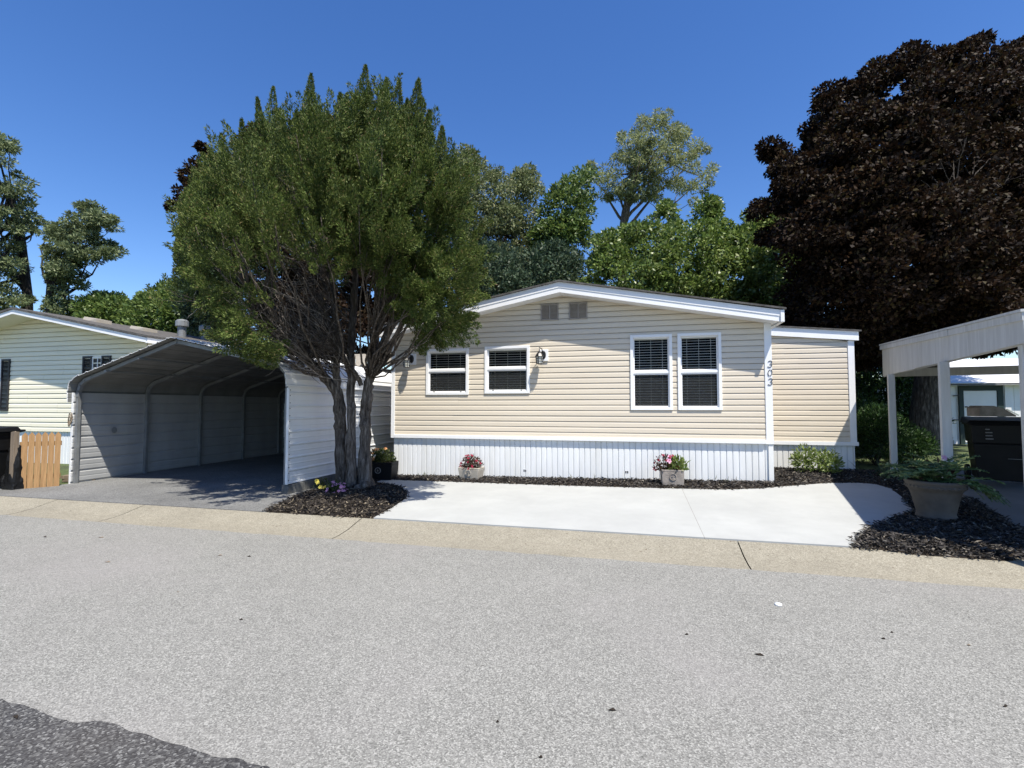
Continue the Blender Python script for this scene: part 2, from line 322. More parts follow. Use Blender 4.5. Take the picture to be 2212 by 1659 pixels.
strip = [(-4.9, 8.70), (-4.71, 8.70), (-3.07, 8.61), (-1.35, 8.52), (.34, 8.50), (1.33, 8.52), (1.91, 8.67), (2.54, 9.03), (3.12, 9.34), (3.58, 9.46), (3.85, 9.40), (3.92, 9.05), (3.76, 8.30), (4.1, 8.35), (4.6, 8.6), (4.9, 10.8), (2.25, 10.85), (2.28, 9.32), (-4.9, 9.32)]
isr = [(2.13, 5.80), (2.28, 6.15), (2.49, 6.49), (2.77, 6.83), (3.14, 7.22), (3.49, 7.57), (3.70, 8.30), (4.00, 8.50), (4.68, 8.55), (4.36, 7.42), (4.2, 6.76), (3.58, 5.8), (3.40, 5.74), (2.73, 5.75)]
def inpoly(px, py, poly):
    px, py = np.asarray(px), np.asarray(py); r = np.zeros(px.shape, bool); n = len(poly)
    for i in range(n):
        x0, y0 = poly[i]; x1, y1 = poly[(i+1) % n]
        c = ((y0 > py) != (y1 > py)) & (px < (x1-x0)*(py-y0)/((y1-y0)+1e-12)+x0); r ^= c
    return r
def edgedist(px, py, poly):
    d = np.full(np.shape(px), 1e9)
    for i in range(len(poly)):
        a = np.array(poly[i]); c = np.array(poly[(i+1) % len(poly)]); e = c-a; t = np.clip(((px-a[0])*e[0]+(py-a[1])*e[1])/(e@e+1e-9), 0, 1)
        d = np.minimum(d, np.hypot(px-a[0]-t*e[0], py-a[1]-t*e[1]))
    return d
def mulch(poly, n, m, h, L=(.03, .085)):
    hz = lambda x, y: -.012+h*(1-math.exp(-float(edgedist(np.array(x), np.array(y), poly))/.22))
    poly_mesh('mulch_bed', poly, M['dirt'], hz, .12, .06)
    P = np.array(poly); x0, y0 = P.min(0); x1, y1 = P.max(0)
    k = int(n*2.6); x = rng.uniform(x0, x1, k); y = rng.uniform(y0, y1, k); ok = inpoly(x, y, poly); x, y = x[ok][:n], y[ok][:n]; n = len(x)
    sx = rng.normal(size=n)*.02; sy = rng.normal(size=n)*.02
    z = gz(x, y)-.004+h*(1-np.exp(-edgedist(x, y, poly)/.22))+rng.uniform(0, .022, n)
    p = np.stack([x+sx, y+sy, z], 1); a = rng.uniform(0, 2*math.pi, n)
    d = unit(np.stack([np.cos(a), np.sin(a), rng.normal(size=n)*.28], 1))
    q = leafquads(p, d, rng.uniform(*L, n), rng.uniform(.009, .022, n), .5)
    quads('wood_chips', m, q, kind='stuff')
mulch(island, 15000, M['chip'], .05); mulch(strip, 17000, M['chipd'], .05); mulch(isr, 13000, M['chipd'], .07)
# leaf and twig litter on the road
litter = [(-3.00, 1.86, .035), (-2.57, 1.94, .02), (-2.78, 3.07, .022), (-2.53, 2.48, .014), (-3.70, 3.39, .012), (-5.75, 3.62, .035), (-5.08, 3.86, .04), (-4.67, 4.52, .05), (-6.77, 4.41, .05), (-4.71, 3.04, .02), (-3.86, 4.35, .035), (-3.61, 2.50, .016), (-4.18, 4.31, .03), (.65, 3.23, .030), (-.13, 2.63, .03), (-.03, 2.43, .016), (.73, 3.42, .04), (-.02, 2.91, .014), (.32, 3.60, .018), (.96, 3.86, .016), (1.68, 3.97, .014), (1.70, 3.81, .014), (1.58, 3.85, .02), (1.80, 3.71, .014), (2.07, 3.88, .016), (1.65, 4.63, .014), (-.67, 2.40, .012), (1.00, 3.32, .012), (1.83, 3.15, .022), (1.10, 2.98, .016), (-.42, 2.21, .014), (-5.6, 4.7, .05), (-6.1, 4.55, .05), (-2.2, 4.7, .03)]
for x, y, L in litter[::2]:
    L *= .75; a = rng.uniform(-.5, .5); dx, dy = math.cos(a)*L, math.sin(a)*L; b = MB(); w = L*.28
    b.add([(x-dx, y-dy, .008), (x-dx*.3+dy*.3, y-dy*.3-w, .012), (x+dx, y+dy, .009), (x+dx*.2-dy*.3, y+dy*.2+w, .018), (x, y, .004)], [(0, 1, 3), (1, 2, 3), (0, 4, 1), (1, 4, 2), (2, 4, 3), (3, 4, 0)])
    tag(b.build('fallen_leaf', M['greyw'] if rng.random() < .3 else M['dirt'], org=(x, y, 0)), 'small dry dark scrap of leaf or twig lying on the grey road', 'leaf', 'dry leaf scraps scattered on the road')
tag(MB().lathe([(.001, .0), (.03, .004), (.026, .016), (.004, .024)], (1.06, 4.30, .002), 9).build('pebble', M['chalk'], smooth=True, org=(1.06, 4.30, 0)), 'single white pebble lying out on the grey road', 'stone')
# ------------------------------------------------------------------ siding
def siding(name, m, parent, y, z0, ztop, xr, course, lip, holes=(), face=1):
    b = MB(); zb = set()
    k = 0; z = z0
    seam = .5; nc = 0
    while z < ztop:
        if nc % 2 == 0: seam = rng.uniform(.12, .88)
        nc += 1
        for (za, oa), (zc, oc) in (((0, lip), (.60, lip*.88)), ((.60, lip*.88), (.88, lip*.2)), ((.88, lip*.2), (1, -lip))):
            s0, s1 = z+za*course, min(z+zc*course, ztop)
            if s1 <= s0+1e-5: continue
            cuts = sorted({s0, s1}|{h for H in holes for h in H[2:] if s0 < h < s1})
            off = lambda q: oa+(oc-oa)*(q-s0)/((z+zc*course)-s0)
            for q0, q1 in zip(cuts[:-1], cuts[1:]):
                l0, r0 = xr(q0); l1, r1 = xr(q1)
                if r0-l0 < .01: continue
                hs = sorted((H[0], H[1]) for H in holes if H[2] < (q0+q1)/2 < H[3]); seg = []; a0, a1 = l0, l1
                for h0, h1 in hs: seg.append((a0, a1, h0, h0)); a0 = a1 = h1
                seg.append((a0, a1, r0, r1))
                sx = l0+(r0-l0)*seam
                seg = [g for q in seg for g in ([q+(0,)] if not (q[0]+.05 < sx < q[2]-.05) else [(q[0], q[1], sx, sx, 0), (sx, sx, q[2], q[3], 1)])]
                for A0, A1, B0, B1, rt in seg:
                    if A0 >= sx-1e-6: rt = 1
                    if B0-A0 < .004: continue
                    k_ = .0022*rt; b.add([(A0, y-off(q0)+k_, q0), (B0, y-off(q0)+k_, q0), (B1, y-off(q1)+k_, q1), (A1, y-off(q1)+k_, q1)], [(0, 1, 2, 3)])
                    if q0 == z: b.add([(A0, y+lip, q0+.002), (B0, y+lip, q0+.002), (B0, y-off(q0), q0), (A0, y-off(q0), q0)], [(0, 1, 2, 3)])
        z += course
    return b.build(name, m, parent)
def window(parent, x0, x1, z0, z1, y, mid=.5, slats=True, clips=False):
    fw = .052; b = MB()
    b.box(x0, x0+fw, y-.03, y+.05, z0, z1); b.box(x1-fw, x1, y-.03, y+.05, z0, z1)
    b.box(x0+fw, x1-fw, y-.03, y+.05, z0, z0+fw); b.box(x0+fw, x1-fw, y-.03, y+.05, z1-fw, z1)
    w = b.build('window', M['white'], parent, bevel=.004)
    ix0, ix1, iz0, iz1 = x0+fw, x1-fw, z0+fw, z1-fw; zm = iz0+(iz1-iz0)*mid; r = .022
    b = MB().box(ix0, ix1, y-.012, y+.045, zm-r, zm+r)
    for a, c, yy in ((iz0, zm-r, y+.004), (zm+r, iz1, y+.018)):
        t = .024; b.box(ix0, ix0+t, yy, yy+.025, a, c); b.box(ix1-t, ix1, yy, yy+.025, a, c); b.box(ix0+t, ix1-t, yy, yy+.025, a, a+t); b.box(ix0+t, ix1-t, yy, yy+.025, c-t, c)
    b.build('sash', M['white'], w, bevel=.003)
    MB().add([(ix0, y+.03, iz0), (ix1, y+.03, iz0), (ix1, y+.03, iz1), (ix0, y+.03, iz1)], [(0, 1, 2, 3)]).build('pane', M['glass'], w)
    MB().add([(ix0+.02, y+.0235, iz0+.02), (ix1-.02, y+.0235, iz0+.02), (ix1-.02, y+.0235, zm-r), (ix0+.02, y+.0235, zm-r)], [(0, 1, 2, 3)]).build('screen', M['screen'], w)
    if clips:
        for q in (ix0+.10, ix1-.13): MB().box(q, q+.03, y-.006, y+.006, iz0+.004, iz0+.018).build('latch', M['black'], w)
    if slats:
        b = MB(); z = iz0+.01
        while z < iz1-.03:
            t = rng.normal()*.0015
            b.obox(((ix0+ix1)/2, y+.075, z), ((ix1-ix0)/2-.008, 0, t), (0, .020, .0042), (0, -.0004, .0014)); z += .047
        for fx in (.18, .5, .82): b.box(ix0+(ix1-ix0)*fx-.002, ix0+(ix1-ix0)*fx+.002, y+.050, y+.053, iz0, iz1)
        b.box(ix0+.004, ix1-.004, y+.07, y+.12, iz1-.035, iz1-.002)
        b.build('blind', M['slat'], w)
    MB().add([(ix0-.02, y+.05, iz0-.02), (ix1+.02, y+.05, iz0-.02), (ix1+.02, y+.05, iz1+.02), (ix0-.02, y+.05, iz1+.02), (ix0-.3, y+.9, iz0-.3), (ix1+.3, y+.9, iz0-.3), (ix1+.3, y+.9, iz1+.3), (ix0-.3, y+.9, iz1+.3)],
             [(4, 5, 6, 7), (0, 1, 5, 4), (1, 2, 6, 5), (2, 3, 7, 6), (3, 0, 4, 7)]).build('room', M['room'], w)
    return w
def skirting(parent, x0, x1, y, z0, z1, step=.102, name='skirting'):
    b = MB(); P = []; x = x0
    while x < x1:
        e = min(x+step, x1); P += [(x, y+.016), (x+.006, y+.016), (x+.010, y), (min(x+.03, e), y-.001), (e-.012, y-.001), (e-.007, y)]; x = e
    P.append((x1, y+.012)); n = len(P)
    b.add([(a, c, z0) for a, c in P]+[(a, c, z1) for a, c in P], [(i, i+1, n+i+1, n+i) for i in range(n-1)])
    return b.build(name, M['skirt'], parent)
# ------------------------------------------------------------------ the cream home
FY = 9.26
H = thing('mobile_home', 'cream vinyl sided mobile home with white gable fascia behind the concrete pad', 'mobile home', (-1.3, FY, .1))
RX, RZ = -1.33, 3.64; EL, ER, EZ = -4.95, 2.32, 2.95
def soff(x): return RZ-(RZ-EZ)*(abs(x-RX)/((RX-EL) if x < RX else (ER-RX)))
def xr(z):
    if z <= soff(-4.80): return (-4.80, 2.2)
    t = (RZ-z)/(RZ-EZ); return (max(-4.80, RX-t*(RX-EL)), min(2.2, RX+t*(ER-RX))) if t > 0 else (RX, RX)
WN = [(-4.08, -3.18, 1.77, 2.69), (-2.85, -1.95, 1.79, 2.71), (-.08, .65, 1.475, 2.84), (.74, 1.47, 1.475, 2.84)]
siding('siding', M['siding'], H, FY, .965, RZ-.005, xr, .1016, .0105, [(a+.01, c-.01, d+.01, e-.01) for a, c, d, e in WN])
for q in ((-4.80, -4.74, FY+.02, 23.2, .9, 2.97), (2.14, 2.20, FY+.02, 23.2, .9, 2.97), (-4.74, 2.14, 23.1, 23.2, .9, 3.5)): MB().box(*q).build('wall', M['siding'], H)
for k, w in enumerate(WN): window(H, *w, FY, .53 if k < 2 else .5, clips=k < 2)
def chev(z_lo, z_hi, xl=EL, xrr=ER):
    dz = EZ-RZ
    return [(xl, EZ+z_lo), (RX, RZ+z_lo), (xrr, EZ+z_lo), (xrr, EZ+z_hi), (RX, RZ+z_hi), (xl, EZ+z_hi)]
MB().prism(chev(.0, .17), FY-.30, 23.3).build('soffit', M['white'], H)
MB().prism(chev(-.006, .085, EL-.012, ER+.012), FY-.322, FY-.30).prism(chev(.083, .185, EL-.016, ER+.016), FY-.331, FY-.302).build('fascia', M['white'], H)
for q in ((ER+.016, ER+.075), (EL-.075, EL-.016)): MB().box(*q, FY-.345, 23.3, EZ-.02, EZ+.185).build('eave_trim', M['white'], H, bevel=.006)
MB().beam((2.21, FY-.02, 2.86), (2.36, FY-.02, 2.945), .03, .02).build('downspout_strap', M['white'], H)
rf = MB(); k = 10
rp = chev(.186, .215, EL-.10, ER+.10)
rf.prism(rp, FY-.365, 23.4).build('roof', M['shingle'], H)
for q in ((-4.845, -4.765, FY-.02, FY+.06, .90, soff(-4.8)), (2.155, 2.27, FY-.02, FY+.08, .90, soff(2.21))): MB().box(*q).build('corner_trim', M['white'], H, bevel=.004)
MB().box(-4.76, 2.155, FY-.035, FY+.03, .905, .972).build('skirt_trim', M['white'], H, bevel=.004)
skirting(H, -4.80, 2.20, FY+.02, .05, .91); MB().box(2.19, 2.265, FY-.005, FY+.08, .12, .90).build('corner_post', M['skirt'], H)
for x0 in (-1.73, -1.19):
    b = MB(); x1 = x0+.34; y = FY-.028; zz0, zz1 = 3.18, 3.49
    for a, c in ((x0, x0+.022), (x0+.16, x0+.18), (x1-.022, x1)): b.box(a, c, y, FY+.01, zz0, zz1)
    b.box(x0, x1, y+.001, FY+.01, zz0, zz0+.022).box(x0, x1, y+.001, FY+.01, zz1-.022, zz1)
    z = zz0+.03
    while z < zz1-.03: b.obox((x0+.17, FY-.012, z), (.15, 0, 0), (0, .010, -.008), (0, .0015, .002)); z += .02
    b.build('gable_vent', M['trimgrey'], H)
def numeral(t, cx, zz):
    if t == '0': P = [(.036*math.cos(a), .062*math.sin(a)) for a in np.linspace(0, 2*math.pi, 25)]
    else:
        P = [(-.034, .050)]+[(.002+.032*math.cos(a), .032+.031*math.sin(a)) for a in np.linspace(2.2, -1.5, 14)]+[(.0, -.031+.035*math.sin(1.5))]+[(.0+.038*math.cos(a), -.030+.033*math.sin(a)) for a in np.linspace(1.35, -2.4, 16)]+[(-.036, -.054)]
    b = MB(); b.tube([(cx+x+y*.12, FY-.026, zz+y) for x, y in [(q[0]*.86, q[1]*.86) for q in P]], .0052, 6); return b.build('house_number', M['numb'], H, smooth=True)
for t, zz in (('3', 2.265), ('0', 2.115), ('3', 1.962)): numeral(t, 2.235, zz)
# side room on the right
AY = 10.8
AX0, AX1 = 2.2, 4.10
def az(x): return 2.985-.18*(x-2.27)/1.88
siding('side_room_siding', M['siding'], H, AY, .865, 2.99, lambda z: (2.2, min(4.0, 2.27+(2.985-z)/.18*1.88)), .1016, .0105)
MB().box(3.985, 4.095, AY-.02, AY+.06, .845, az(4.04)).box(2.2, 4.12, AY-.03, AY+.03, .79, .862).build('side_room_trim', M['white'], H, bevel=.004)
skirting(H, 2.2, 4.07, AY+.02, .15, .795, name='side_room_skirting')
MB().box(4.0, 4.07, AY+.035, 18, .2, 2.8).build('side_room_wall', M['siding'], H)
MB().prism([(2.21, az(2.21)), (4.16, az(4.16)), (4.16, az(4.16)+.17), (2.21, az(2.21)+.17)], AY-.06, AY-.035).prism([(2.21, az(2.21)+.002), (4.15, az(4.15)+.002), (4.15, az(4.15)+.16), (2.21, az(2.21)+.16)], AY-.035, 18).build('side_room_fascia', M['white'], H)
MB().prism([(2.21, az(2.21)+.172), (4.2, az(4.2)+.172), (4.2, az(4.2)+.20), (2.21, az(2.21)+.20)], AY-.09, 18.1).build('side_room_roof', M['shingle'], H)
# awning valance between home and carport
V_ = thing('awning', 'tan scalloped awning valance showing between the carport and the home', 'awning', (-5.9, 11.5, 2.5))
b = MB().box(-7.4, -4.83, 11.5, 13, 2.86, 2.90)
b.build('awning_roof', M['tan'], V_)
b = MB(); x = -7.4
while x < -4.9:
    b.prism([(x+.01, 2.86), (x+.01, 2.64)]+[(x+.085+.075*math.cos(a), 2.64+.05*math.sin(a)) for a in np.linspace(math.pi, 2*math.pi, 7)][1:-1]+[(x+.16, 2.64), (x+.16, 2.86)], 11.49, 11.515); x += .17
b.build('valance', M['tan'], V_)
MB().beam((-4.9, 11.6, 2.60), (-6.4, 12.2, 2.45), .03, .03).build('awning_arm', M['white'], V_)
# lanterns
def lantern(x, z, label, tilt):
    y = FY; t = thing('wall_lantern', label, 'lantern', (x, y, z), 'wall lanterns on the cream home')
    MB().box(x-.02, x+.16, y-.035, y+.0, z-.19, z+.03).build('mounting_block', M['white'], t, bevel=.004)
    b = MB(); b.add([(x+.065+.055*math.cos(a), y-.036, z-.075+.085*math.sin(a)) for a in np.linspace(0, 2*math.pi, 18, endpoint=False)]+[(x+.065+.042*math.cos(a), y-.055, z-.075+.07*math.sin(a)) for a in np.linspace(0, 2*math.pi, 18, endpoint=False)],
                    [(i, (i+1) % 18, 18+(i+1) % 18, 18+i) for i in range(18)]+[list(range(35, 17, -1))]); b.build('back_plate', M['ironblk'], t)
    cx, cy = x+.015, y-.155; zt = z-.06
    MB().tube([(x+.06, y-.05, z-.03), (x+.05, y-.09, z+.04), (x+.03, y-.14, z+.05), (cx, cy, z+.02), (cx, cy, zt)], .009, 6).lathe([(.012, .035), (.004, .05), (.012, .06), (.001, .075)], (cx, cy, z+.0), 8).build('arm', M['ironblk'], t)
    b = MB().lathe([(.085, -.055), (.083, -.048), (.055, .0), (.022, .035), (.018, .05), (.001, .055)], (cx, cy, zt), 8); b.build('hood', M['ironblk'], t)
    zb0, zb1 = zt-.185, zt-.052; b = MB()
    for k in range(8):
        a = math.pi/4*k; f, r2 = (.072, .060); b.tube([(cx+f*math.cos(a), cy+f*math.sin(a), zb1), (cx+r2*math.cos(a), cy+r2*math.sin(a), zb0)], .0045, 4)
    for s in (0, .33, .66, 1):
        zz = zb1+(zb0-zb1)*s; rr = .073-.012*s; b.tube([(cx+rr*math.cos(a), cy+rr*math.sin(a), zz) for a in np.linspace(0, 2*math.pi, 9)], .0042, 4)
    b.build('cage', M['ironblk'], t)
    MB().lathe([(.001, zb0-zt+.004), (.055, zb0-zt+.004), (.066, zb1-zt)], (cx, cy, zt), 8).build('glass', M['lampglass'], t)
lantern(-4.46, 2.575, 'black caged wall lantern on the shaded siding beside the left end of the home', 0)
lantern(-1.75, 2.59, 'black caged wall lantern right of the two small windows, under the gable vents', 0)
# small plastic stakes in front of the skirting
for px0, lab in ((-2.03, 'small white marker stake standing in mulch between the pale stone planter and the home middle'), (-.16, 'small white marker stake standing in mulch left of the grey stone planter')):
    y = 9.18; g = float(gz(px0, y)); t = thing('marker_stake', lab, 'marker', (px0, y, g), 'marker stakes along the skirting')
    MB().box(px0-.004, px0+.004, y-.003, y+.003, g, g+.16).box(px0-.035, px0+.035, y-.006, y+.004, g+.13, g+.19).build('stake', M['white'], t)
    MB().box(px0-.026, px0-.005, y-.0085, y-.006, g+.14, g+.18).box(px0+.006, px0+.026, y-.0085, y-.006, g+.14, g+.18).build('badge', M['numb'], t)
# ------------------------------------------------------------------ left metal carport
CP = thing('metal_carport', 'open white ribbed metal carport with grey tube hoops beside the juniper', 'carport', (-7.85, 7, .1))
LX, RXC, PX, PZ = -10.12, -5.57, -7.85, 2.69
def hoop(y, r=.032):
    p = [(LX, .08), (LX, 1.7), (LX+.005, 1.82), (LX+.05, 1.94), (LX+.16, 2.03), (LX+.32, 2.085), (PX, PZ), (RXC-.30, 2.255), (RXC-.14, 2.20), (RXC-.04, 2.10), (RXC-.005, 1.98), (RXC, 1.86), (RXC, .27)]
    b = MB(); pts = [np.array([x, y, z]) for x, z in p]
    for a, c in zip(pts[:-1], pts[1:]): b.beam(a, c+(c-a)/np.linalg.norm(c-a)*.012, .055, .06)
    return b.build('hoop_frame', M['frame'], CP)
for y in (7.05, 8.40, 9.75, 11.1, 12.45): hoop(y)
def resample(p, st):
    p = np.array(p, float); d = np.r_[0, np.cumsum(np.linalg.norm(np.diff(p, axis=0), axis=1))]; s = np.arange(0, d[-1], st)
    return np.stack([np.interp(s, d, p[:, 0]), np.interp(s, d, p[:, 1])], 1), s
def ribbed(name, path, y0, y1, rib=.212, h=.016, side=1, phase=0.0, m=None, thick=.006, shade_lining=None):
    P, s = resample(path, .0106); t = unit(np.gradient(P, axis=0)); nrm = np.stack([-t[:, 1], t[:, 0]], 1)*side
    u = (s+phase) % rib; prof = np.clip(np.minimum(u, .048-u)/.014, 0, 1)*h
    v = ((s+phase+rib*.5) % rib); prof = np.maximum(prof, np.clip(np.minimum(v-.01, .035-v)/.008, 0, 1)*h*.22)
    Q = P+nrm*prof[:, None]; Q2 = Q-nrm*thick; n = len(Q); b = MB()
    ys2 = np.linspace(y0, y1, 5)
    for S, fl in ((Q, 0), (Q2, 1)):
        for ya, yb in zip(ys2[:-1], ys2[1:]):
            b.add([(x, ya, z) for x, z in S]+[(x, yb, z) for x, z in S], [(i, i+1, n+i+1, n+i) if not fl else (n+i, n+i+1, i+1, i) for i in range(n-1)])
    if shade_lining:  # added inner skin that carries the shade-darkened colour
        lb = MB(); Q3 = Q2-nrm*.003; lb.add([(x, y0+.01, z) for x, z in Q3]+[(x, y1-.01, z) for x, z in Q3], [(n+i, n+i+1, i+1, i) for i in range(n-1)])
    for yy in (y0, y1): b.add([(x, yy, z) for x, z in Q]+[(x, yy, z) for x, z in Q2], [(i, i+1, n+i+1, n+i) for i in range(n-1)])
    o = b.build(name, m or M['wmetal'], CP)
    if shade_lining: lb.build('shade_lining', shade_lining, o)
    return o
o5 = .045
roofp = [(LX-.07, 1.62), (LX-.075, 1.82), (LX-.05, 1.97), (LX+.10, 2.09), (LX+.30, 2.145), (PX, PZ+.06), (RXC-.28, 2.315), (RXC-.10, 2.26), (RXC+.03, 2.14), (RXC+.075, 2.0), (RXC+.08, 1.86)]
ribbed('roof_panel', roofp, 6.90, 12.9, side=1, phase=.05, shade_lining=M['inner'])
ribbed('wall_panel', [(LX-.04, .10), (LX-.04, 1.80)], 6.99, 12.7, side=1, shade_lining=M['wallin'])
ribbed('wall_panel', [(RXC+.045, .275), (RXC+.045, 1.98)], 7.0, 12.7, side=-1, phase=.02)
for q in ((LX-.06, LX-.045, 6.975, 6.99, .1, 1.8), (RXC+.03, RXC+.075, 6.985, 7.0, .275, 1.85)): MB().box(*q).build('edge_trim', M['wmetal'], CP)
MB().box(LX, RXC, 12.72, 12.76, .1, 2.25).prism([(LX, 2.2), (PX, PZ), (RXC, 2.25)], 12.72, 12.76).build('rear_panel', M['rearshade'], CP)
for x, z in ((LX+.75, 2.19), (LX+1.5, 2.40), (RXC-.95, 2.44)): MB().beam((x, 6.95, z), (x, 12.5, z), .04, .03).build('purlin', M['frame'], CP)
for i in range(9):
    for k in (0, 1):
        z = .33+i*.212+k*.12; b = MB().lathe([(.001, -.0), (.009, .0), (.001, .006)], (0, 0, 0), 6); b.v = [(RXC+.047+q[2]*1.6, 7.05+q[0], z+q[1]) for q in b.v]; b.build('screw', M['black'], CP)
BL = MB(); y = 7.0
while y < 12.4: BL.box(RXC-.05, RXC+.08, y+.004, y+.392, .04, .262); y += .4
tag(BL.build('block_footing', M['block'], org=(RXC, 7, .1), bevel=.006), 'row of grey concrete blocks carrying the right wall of the metal carport', 'block wall')
b = MB()
for k in range(3): b.tube([(LX-.05+.045*math.cos(a)*(1-.2*k), 6.96-.01*k, 1.33+.10*math.sin(a)-.03*k) for a in np.linspace(0, 2*math.pi, 14)], .008, 5)
tag(b.build('cord_coil', M['greyw'], smooth=True, org=(LX, 6.96, 1.4)), 'small coil of dark cord hung on the left front post of the metal carport', 'cord')
b = MB().lathe([(.001, 0), (.05, .002), (.001, .004)], (0, 0, 0), 10); b.v = [(LX-.02+q[2]+.03, 7.72+q[0]*1.1, 1.07+q[1]*1.3) for q in b.v]
b.build('dent_stain', M['frame'], CP)
# things at the back of the carport
t = thing('white_bench', 'small white bench seat deep in the shade at the back of the metal carport', 'bench', (-6.15, 11.2, .12))
MB().box(-6.6, -6.05, 10.9, 11.25, .52, .60).build('seat', M['white'], t, bevel=.01); MB().box(-6.6, -6.05, 10.94, 11.22, .40, .48).build('apron', M['white'], t)
MB().box(-6.05, -6.0, 10.95, 11.25, .12, .85).build('leg', M['white'], t); MB().box(-6.6, -6.55, 10.95, 11.25, .12, .40).build('leg', M['white'], t)
t = thing('scroll_trellis', 'black iron ring trellis standing inside the right wall of the metal carport', 'trellis', (-5.75, 10.0, .12))
b = MB()
for k in range(9):
    for j in range(2): b.tube([(-5.82, 9.9+.18*j+.085*math.cos(a), .35+.18*k+.085*math.sin(a)) for a in np.linspace(0, 2*math.pi, 12)], .009, 4)
b.build('ring', M['ironblk'], t)
MB().box(-5.83, -5.81, 9.80, 9.82, .12, 1.95).box(-5.83, -5.81, 10.17, 10.19, .12, 1.95).build('upright', M['ironblk'], t)
tag(MB().tube([(-6.3, 9.7, .28), (-5.95, 9.85, .40), (-5.7, 10.0, .43)], .016, 6).build('broom_stick', M['tan'], org=(-6, 9.8, .1)), 'pale wooden stick poking out behind the right wall of the metal carport', 'stick')
# ------------------------------------------------------------------ yellow neighbour home
N = thing('neighbor_home', 'pale yellow sided home with dark shutters left of the metal carport', 'mobile home', (-15, 9.5, .1))
NY, NR, NRZ, NE, NEL = 9.5, -15.05, 3.86, -10.83, -19.3; NEZ = 3.01
def nx(z):
    if z < NEZ: return (-19.0, -11.5)
    t = (NRZ-z)/(NRZ-NEZ); return (max(-19., NR-t*(NR-NEL)), min(-11.5, NR+t*(NE-NR)))
siding('siding', M['ysiding'], N, NY, .90, NRZ, nx, .122, .018)
for q in ((-11.56, -11.5), (-19., -18.94)): MB().box(*q, NY+.02, 22, .5, 3.1).build('wall', M['ysiding'], N)
def nchev(a, c, e=0): return [(NEL-e, NEZ+a), (NR, NRZ+a), (NE+e, NEZ+a), (NE+e, NEZ+c), (NR, NRZ+c), (NEL-e, NEZ+c)]
MB().prism(nchev(.0, .06), 8.92, 22).build('soffit', M['ysiding'], N)
MB().prism(nchev(-.01, .10, .01), 8.895, 8.92).box(NE, NE+.05, 8.9, 22, NEZ-.02, NEZ+.10).build('fascia', M['white'], N)
MB().prism(nchev(.10, .15, .07), 8.87, 22.1).build('roof', M['shingle'], N)
skirting(N, -19, -11.5, NY+.03, .0, .91)
MB().box(-11.6, -11.48, NY-.02, NY+.05, .9, 2.9).build('corner_trim', M['ysiding'], N)
def shut(x0, x1, z0, z1, m):
    b = MB(); y = NY-.045
    b.box(x0, x0+.04, y, NY-.005, z0, z1).box(x1-.04, x1, y, NY-.005, z0, z1).box(x0+.04, x1-.04, y, NY-.005, z0, z0+.05).box(x0+.04, x1-.04, y, NY-.005, z1-.05, z1)
    z = z0+.06
    while z < z1-.06: b.obox(((x0+x1)/2, NY-.025, z), ((x1-x0)/2-.04, 0, 0), (0, .013, -.011), (0, .003, .004)); z += .035
    return b.build('shutter', m, N)
shut(-13.50, -13.20, 2.2, 2.80, M['shutter']); shut(-12.88, -12.59, 2.2, 2.80, M['shutter'])
b = MB().box(-13.2, -13.17, NY-.03, NY, 2.2, 2.78).box(-12.91, -12.88, NY-.03, NY, 2.2, 2.78).box(-13.17, -12.91, NY-.03, NY, 2.75, 2.78).box(-13.04, -13.02, NY-.025, NY, 2.2, 2.75)
w = b.build('window', M['white'], N); MB().box(-13.17, -12.91, NY-.015, NY-.012, 2.2, 2.75).build('pane', M['shutter'], w)
shut(-16.33, -16.03, 1.42, 2.79, M['shutter']); shut(-18.3, -18.0, 1.42, 2.79, M['shutter'])
w = MB().box(-18.0, -16.33, NY-.03, NY-.005, 1.42, 1.47).box(-18.0, -16.33, NY-.03, NY-.005, 2.74, 2.79).box(-16.40, -16.33, NY-.03, NY-.005, 1.47, 2.74).build('window', M['white'], N)
MB().box(-18.0, -16.40, NY-.02, NY-.012, 1.47, 2.74).build('pane', M['shutter'], w)
for x, y in ((-14.1, 10.2), (-13.0, 10.6)):
    z = NRZ+.15-(NRZ-NEZ)*(x-NR)/(NE-NR)
    MB().hexa([(x-.26, y-.2, z-.02), (x+.26, y-.2, z-.12), (x+.26, y+.2, z-.12), (x-.26, y+.2, z-.02)], [(x-.22, y-.16, z+.13), (x+.26, y-.2, z+.04), (x+.26, y+.2, z+.04), (x-.22, y+.16, z+.13)]).build('roof_vent', M['tan'], N)
for x, y, hh in ((-12.9, 11.7, .50), (-13.1, 12.7, .46)):
    z = NRZ+.15-(NRZ-NEZ)*(x-NR)/(NE-NR)
    MB().lathe([(.11, -.1), (.11, hh-.2), (.17, hh-.19), (.17, hh-.04), (.12, hh), (.001, hh+.03)], (x, y, z), 14).build('flue_pipe', M['frame'], N, smooth=False)
f = MB().lathe([(.03, 0), (.07, .05), (.075, .16), (.04, .2), (.001, .21)], (-11.35, 9.75, 2.70), 12).box(-11.5, -11.33, 9.72, 9.78, 2.82, 2.88).build('flood_light', M['ironblk'], N)
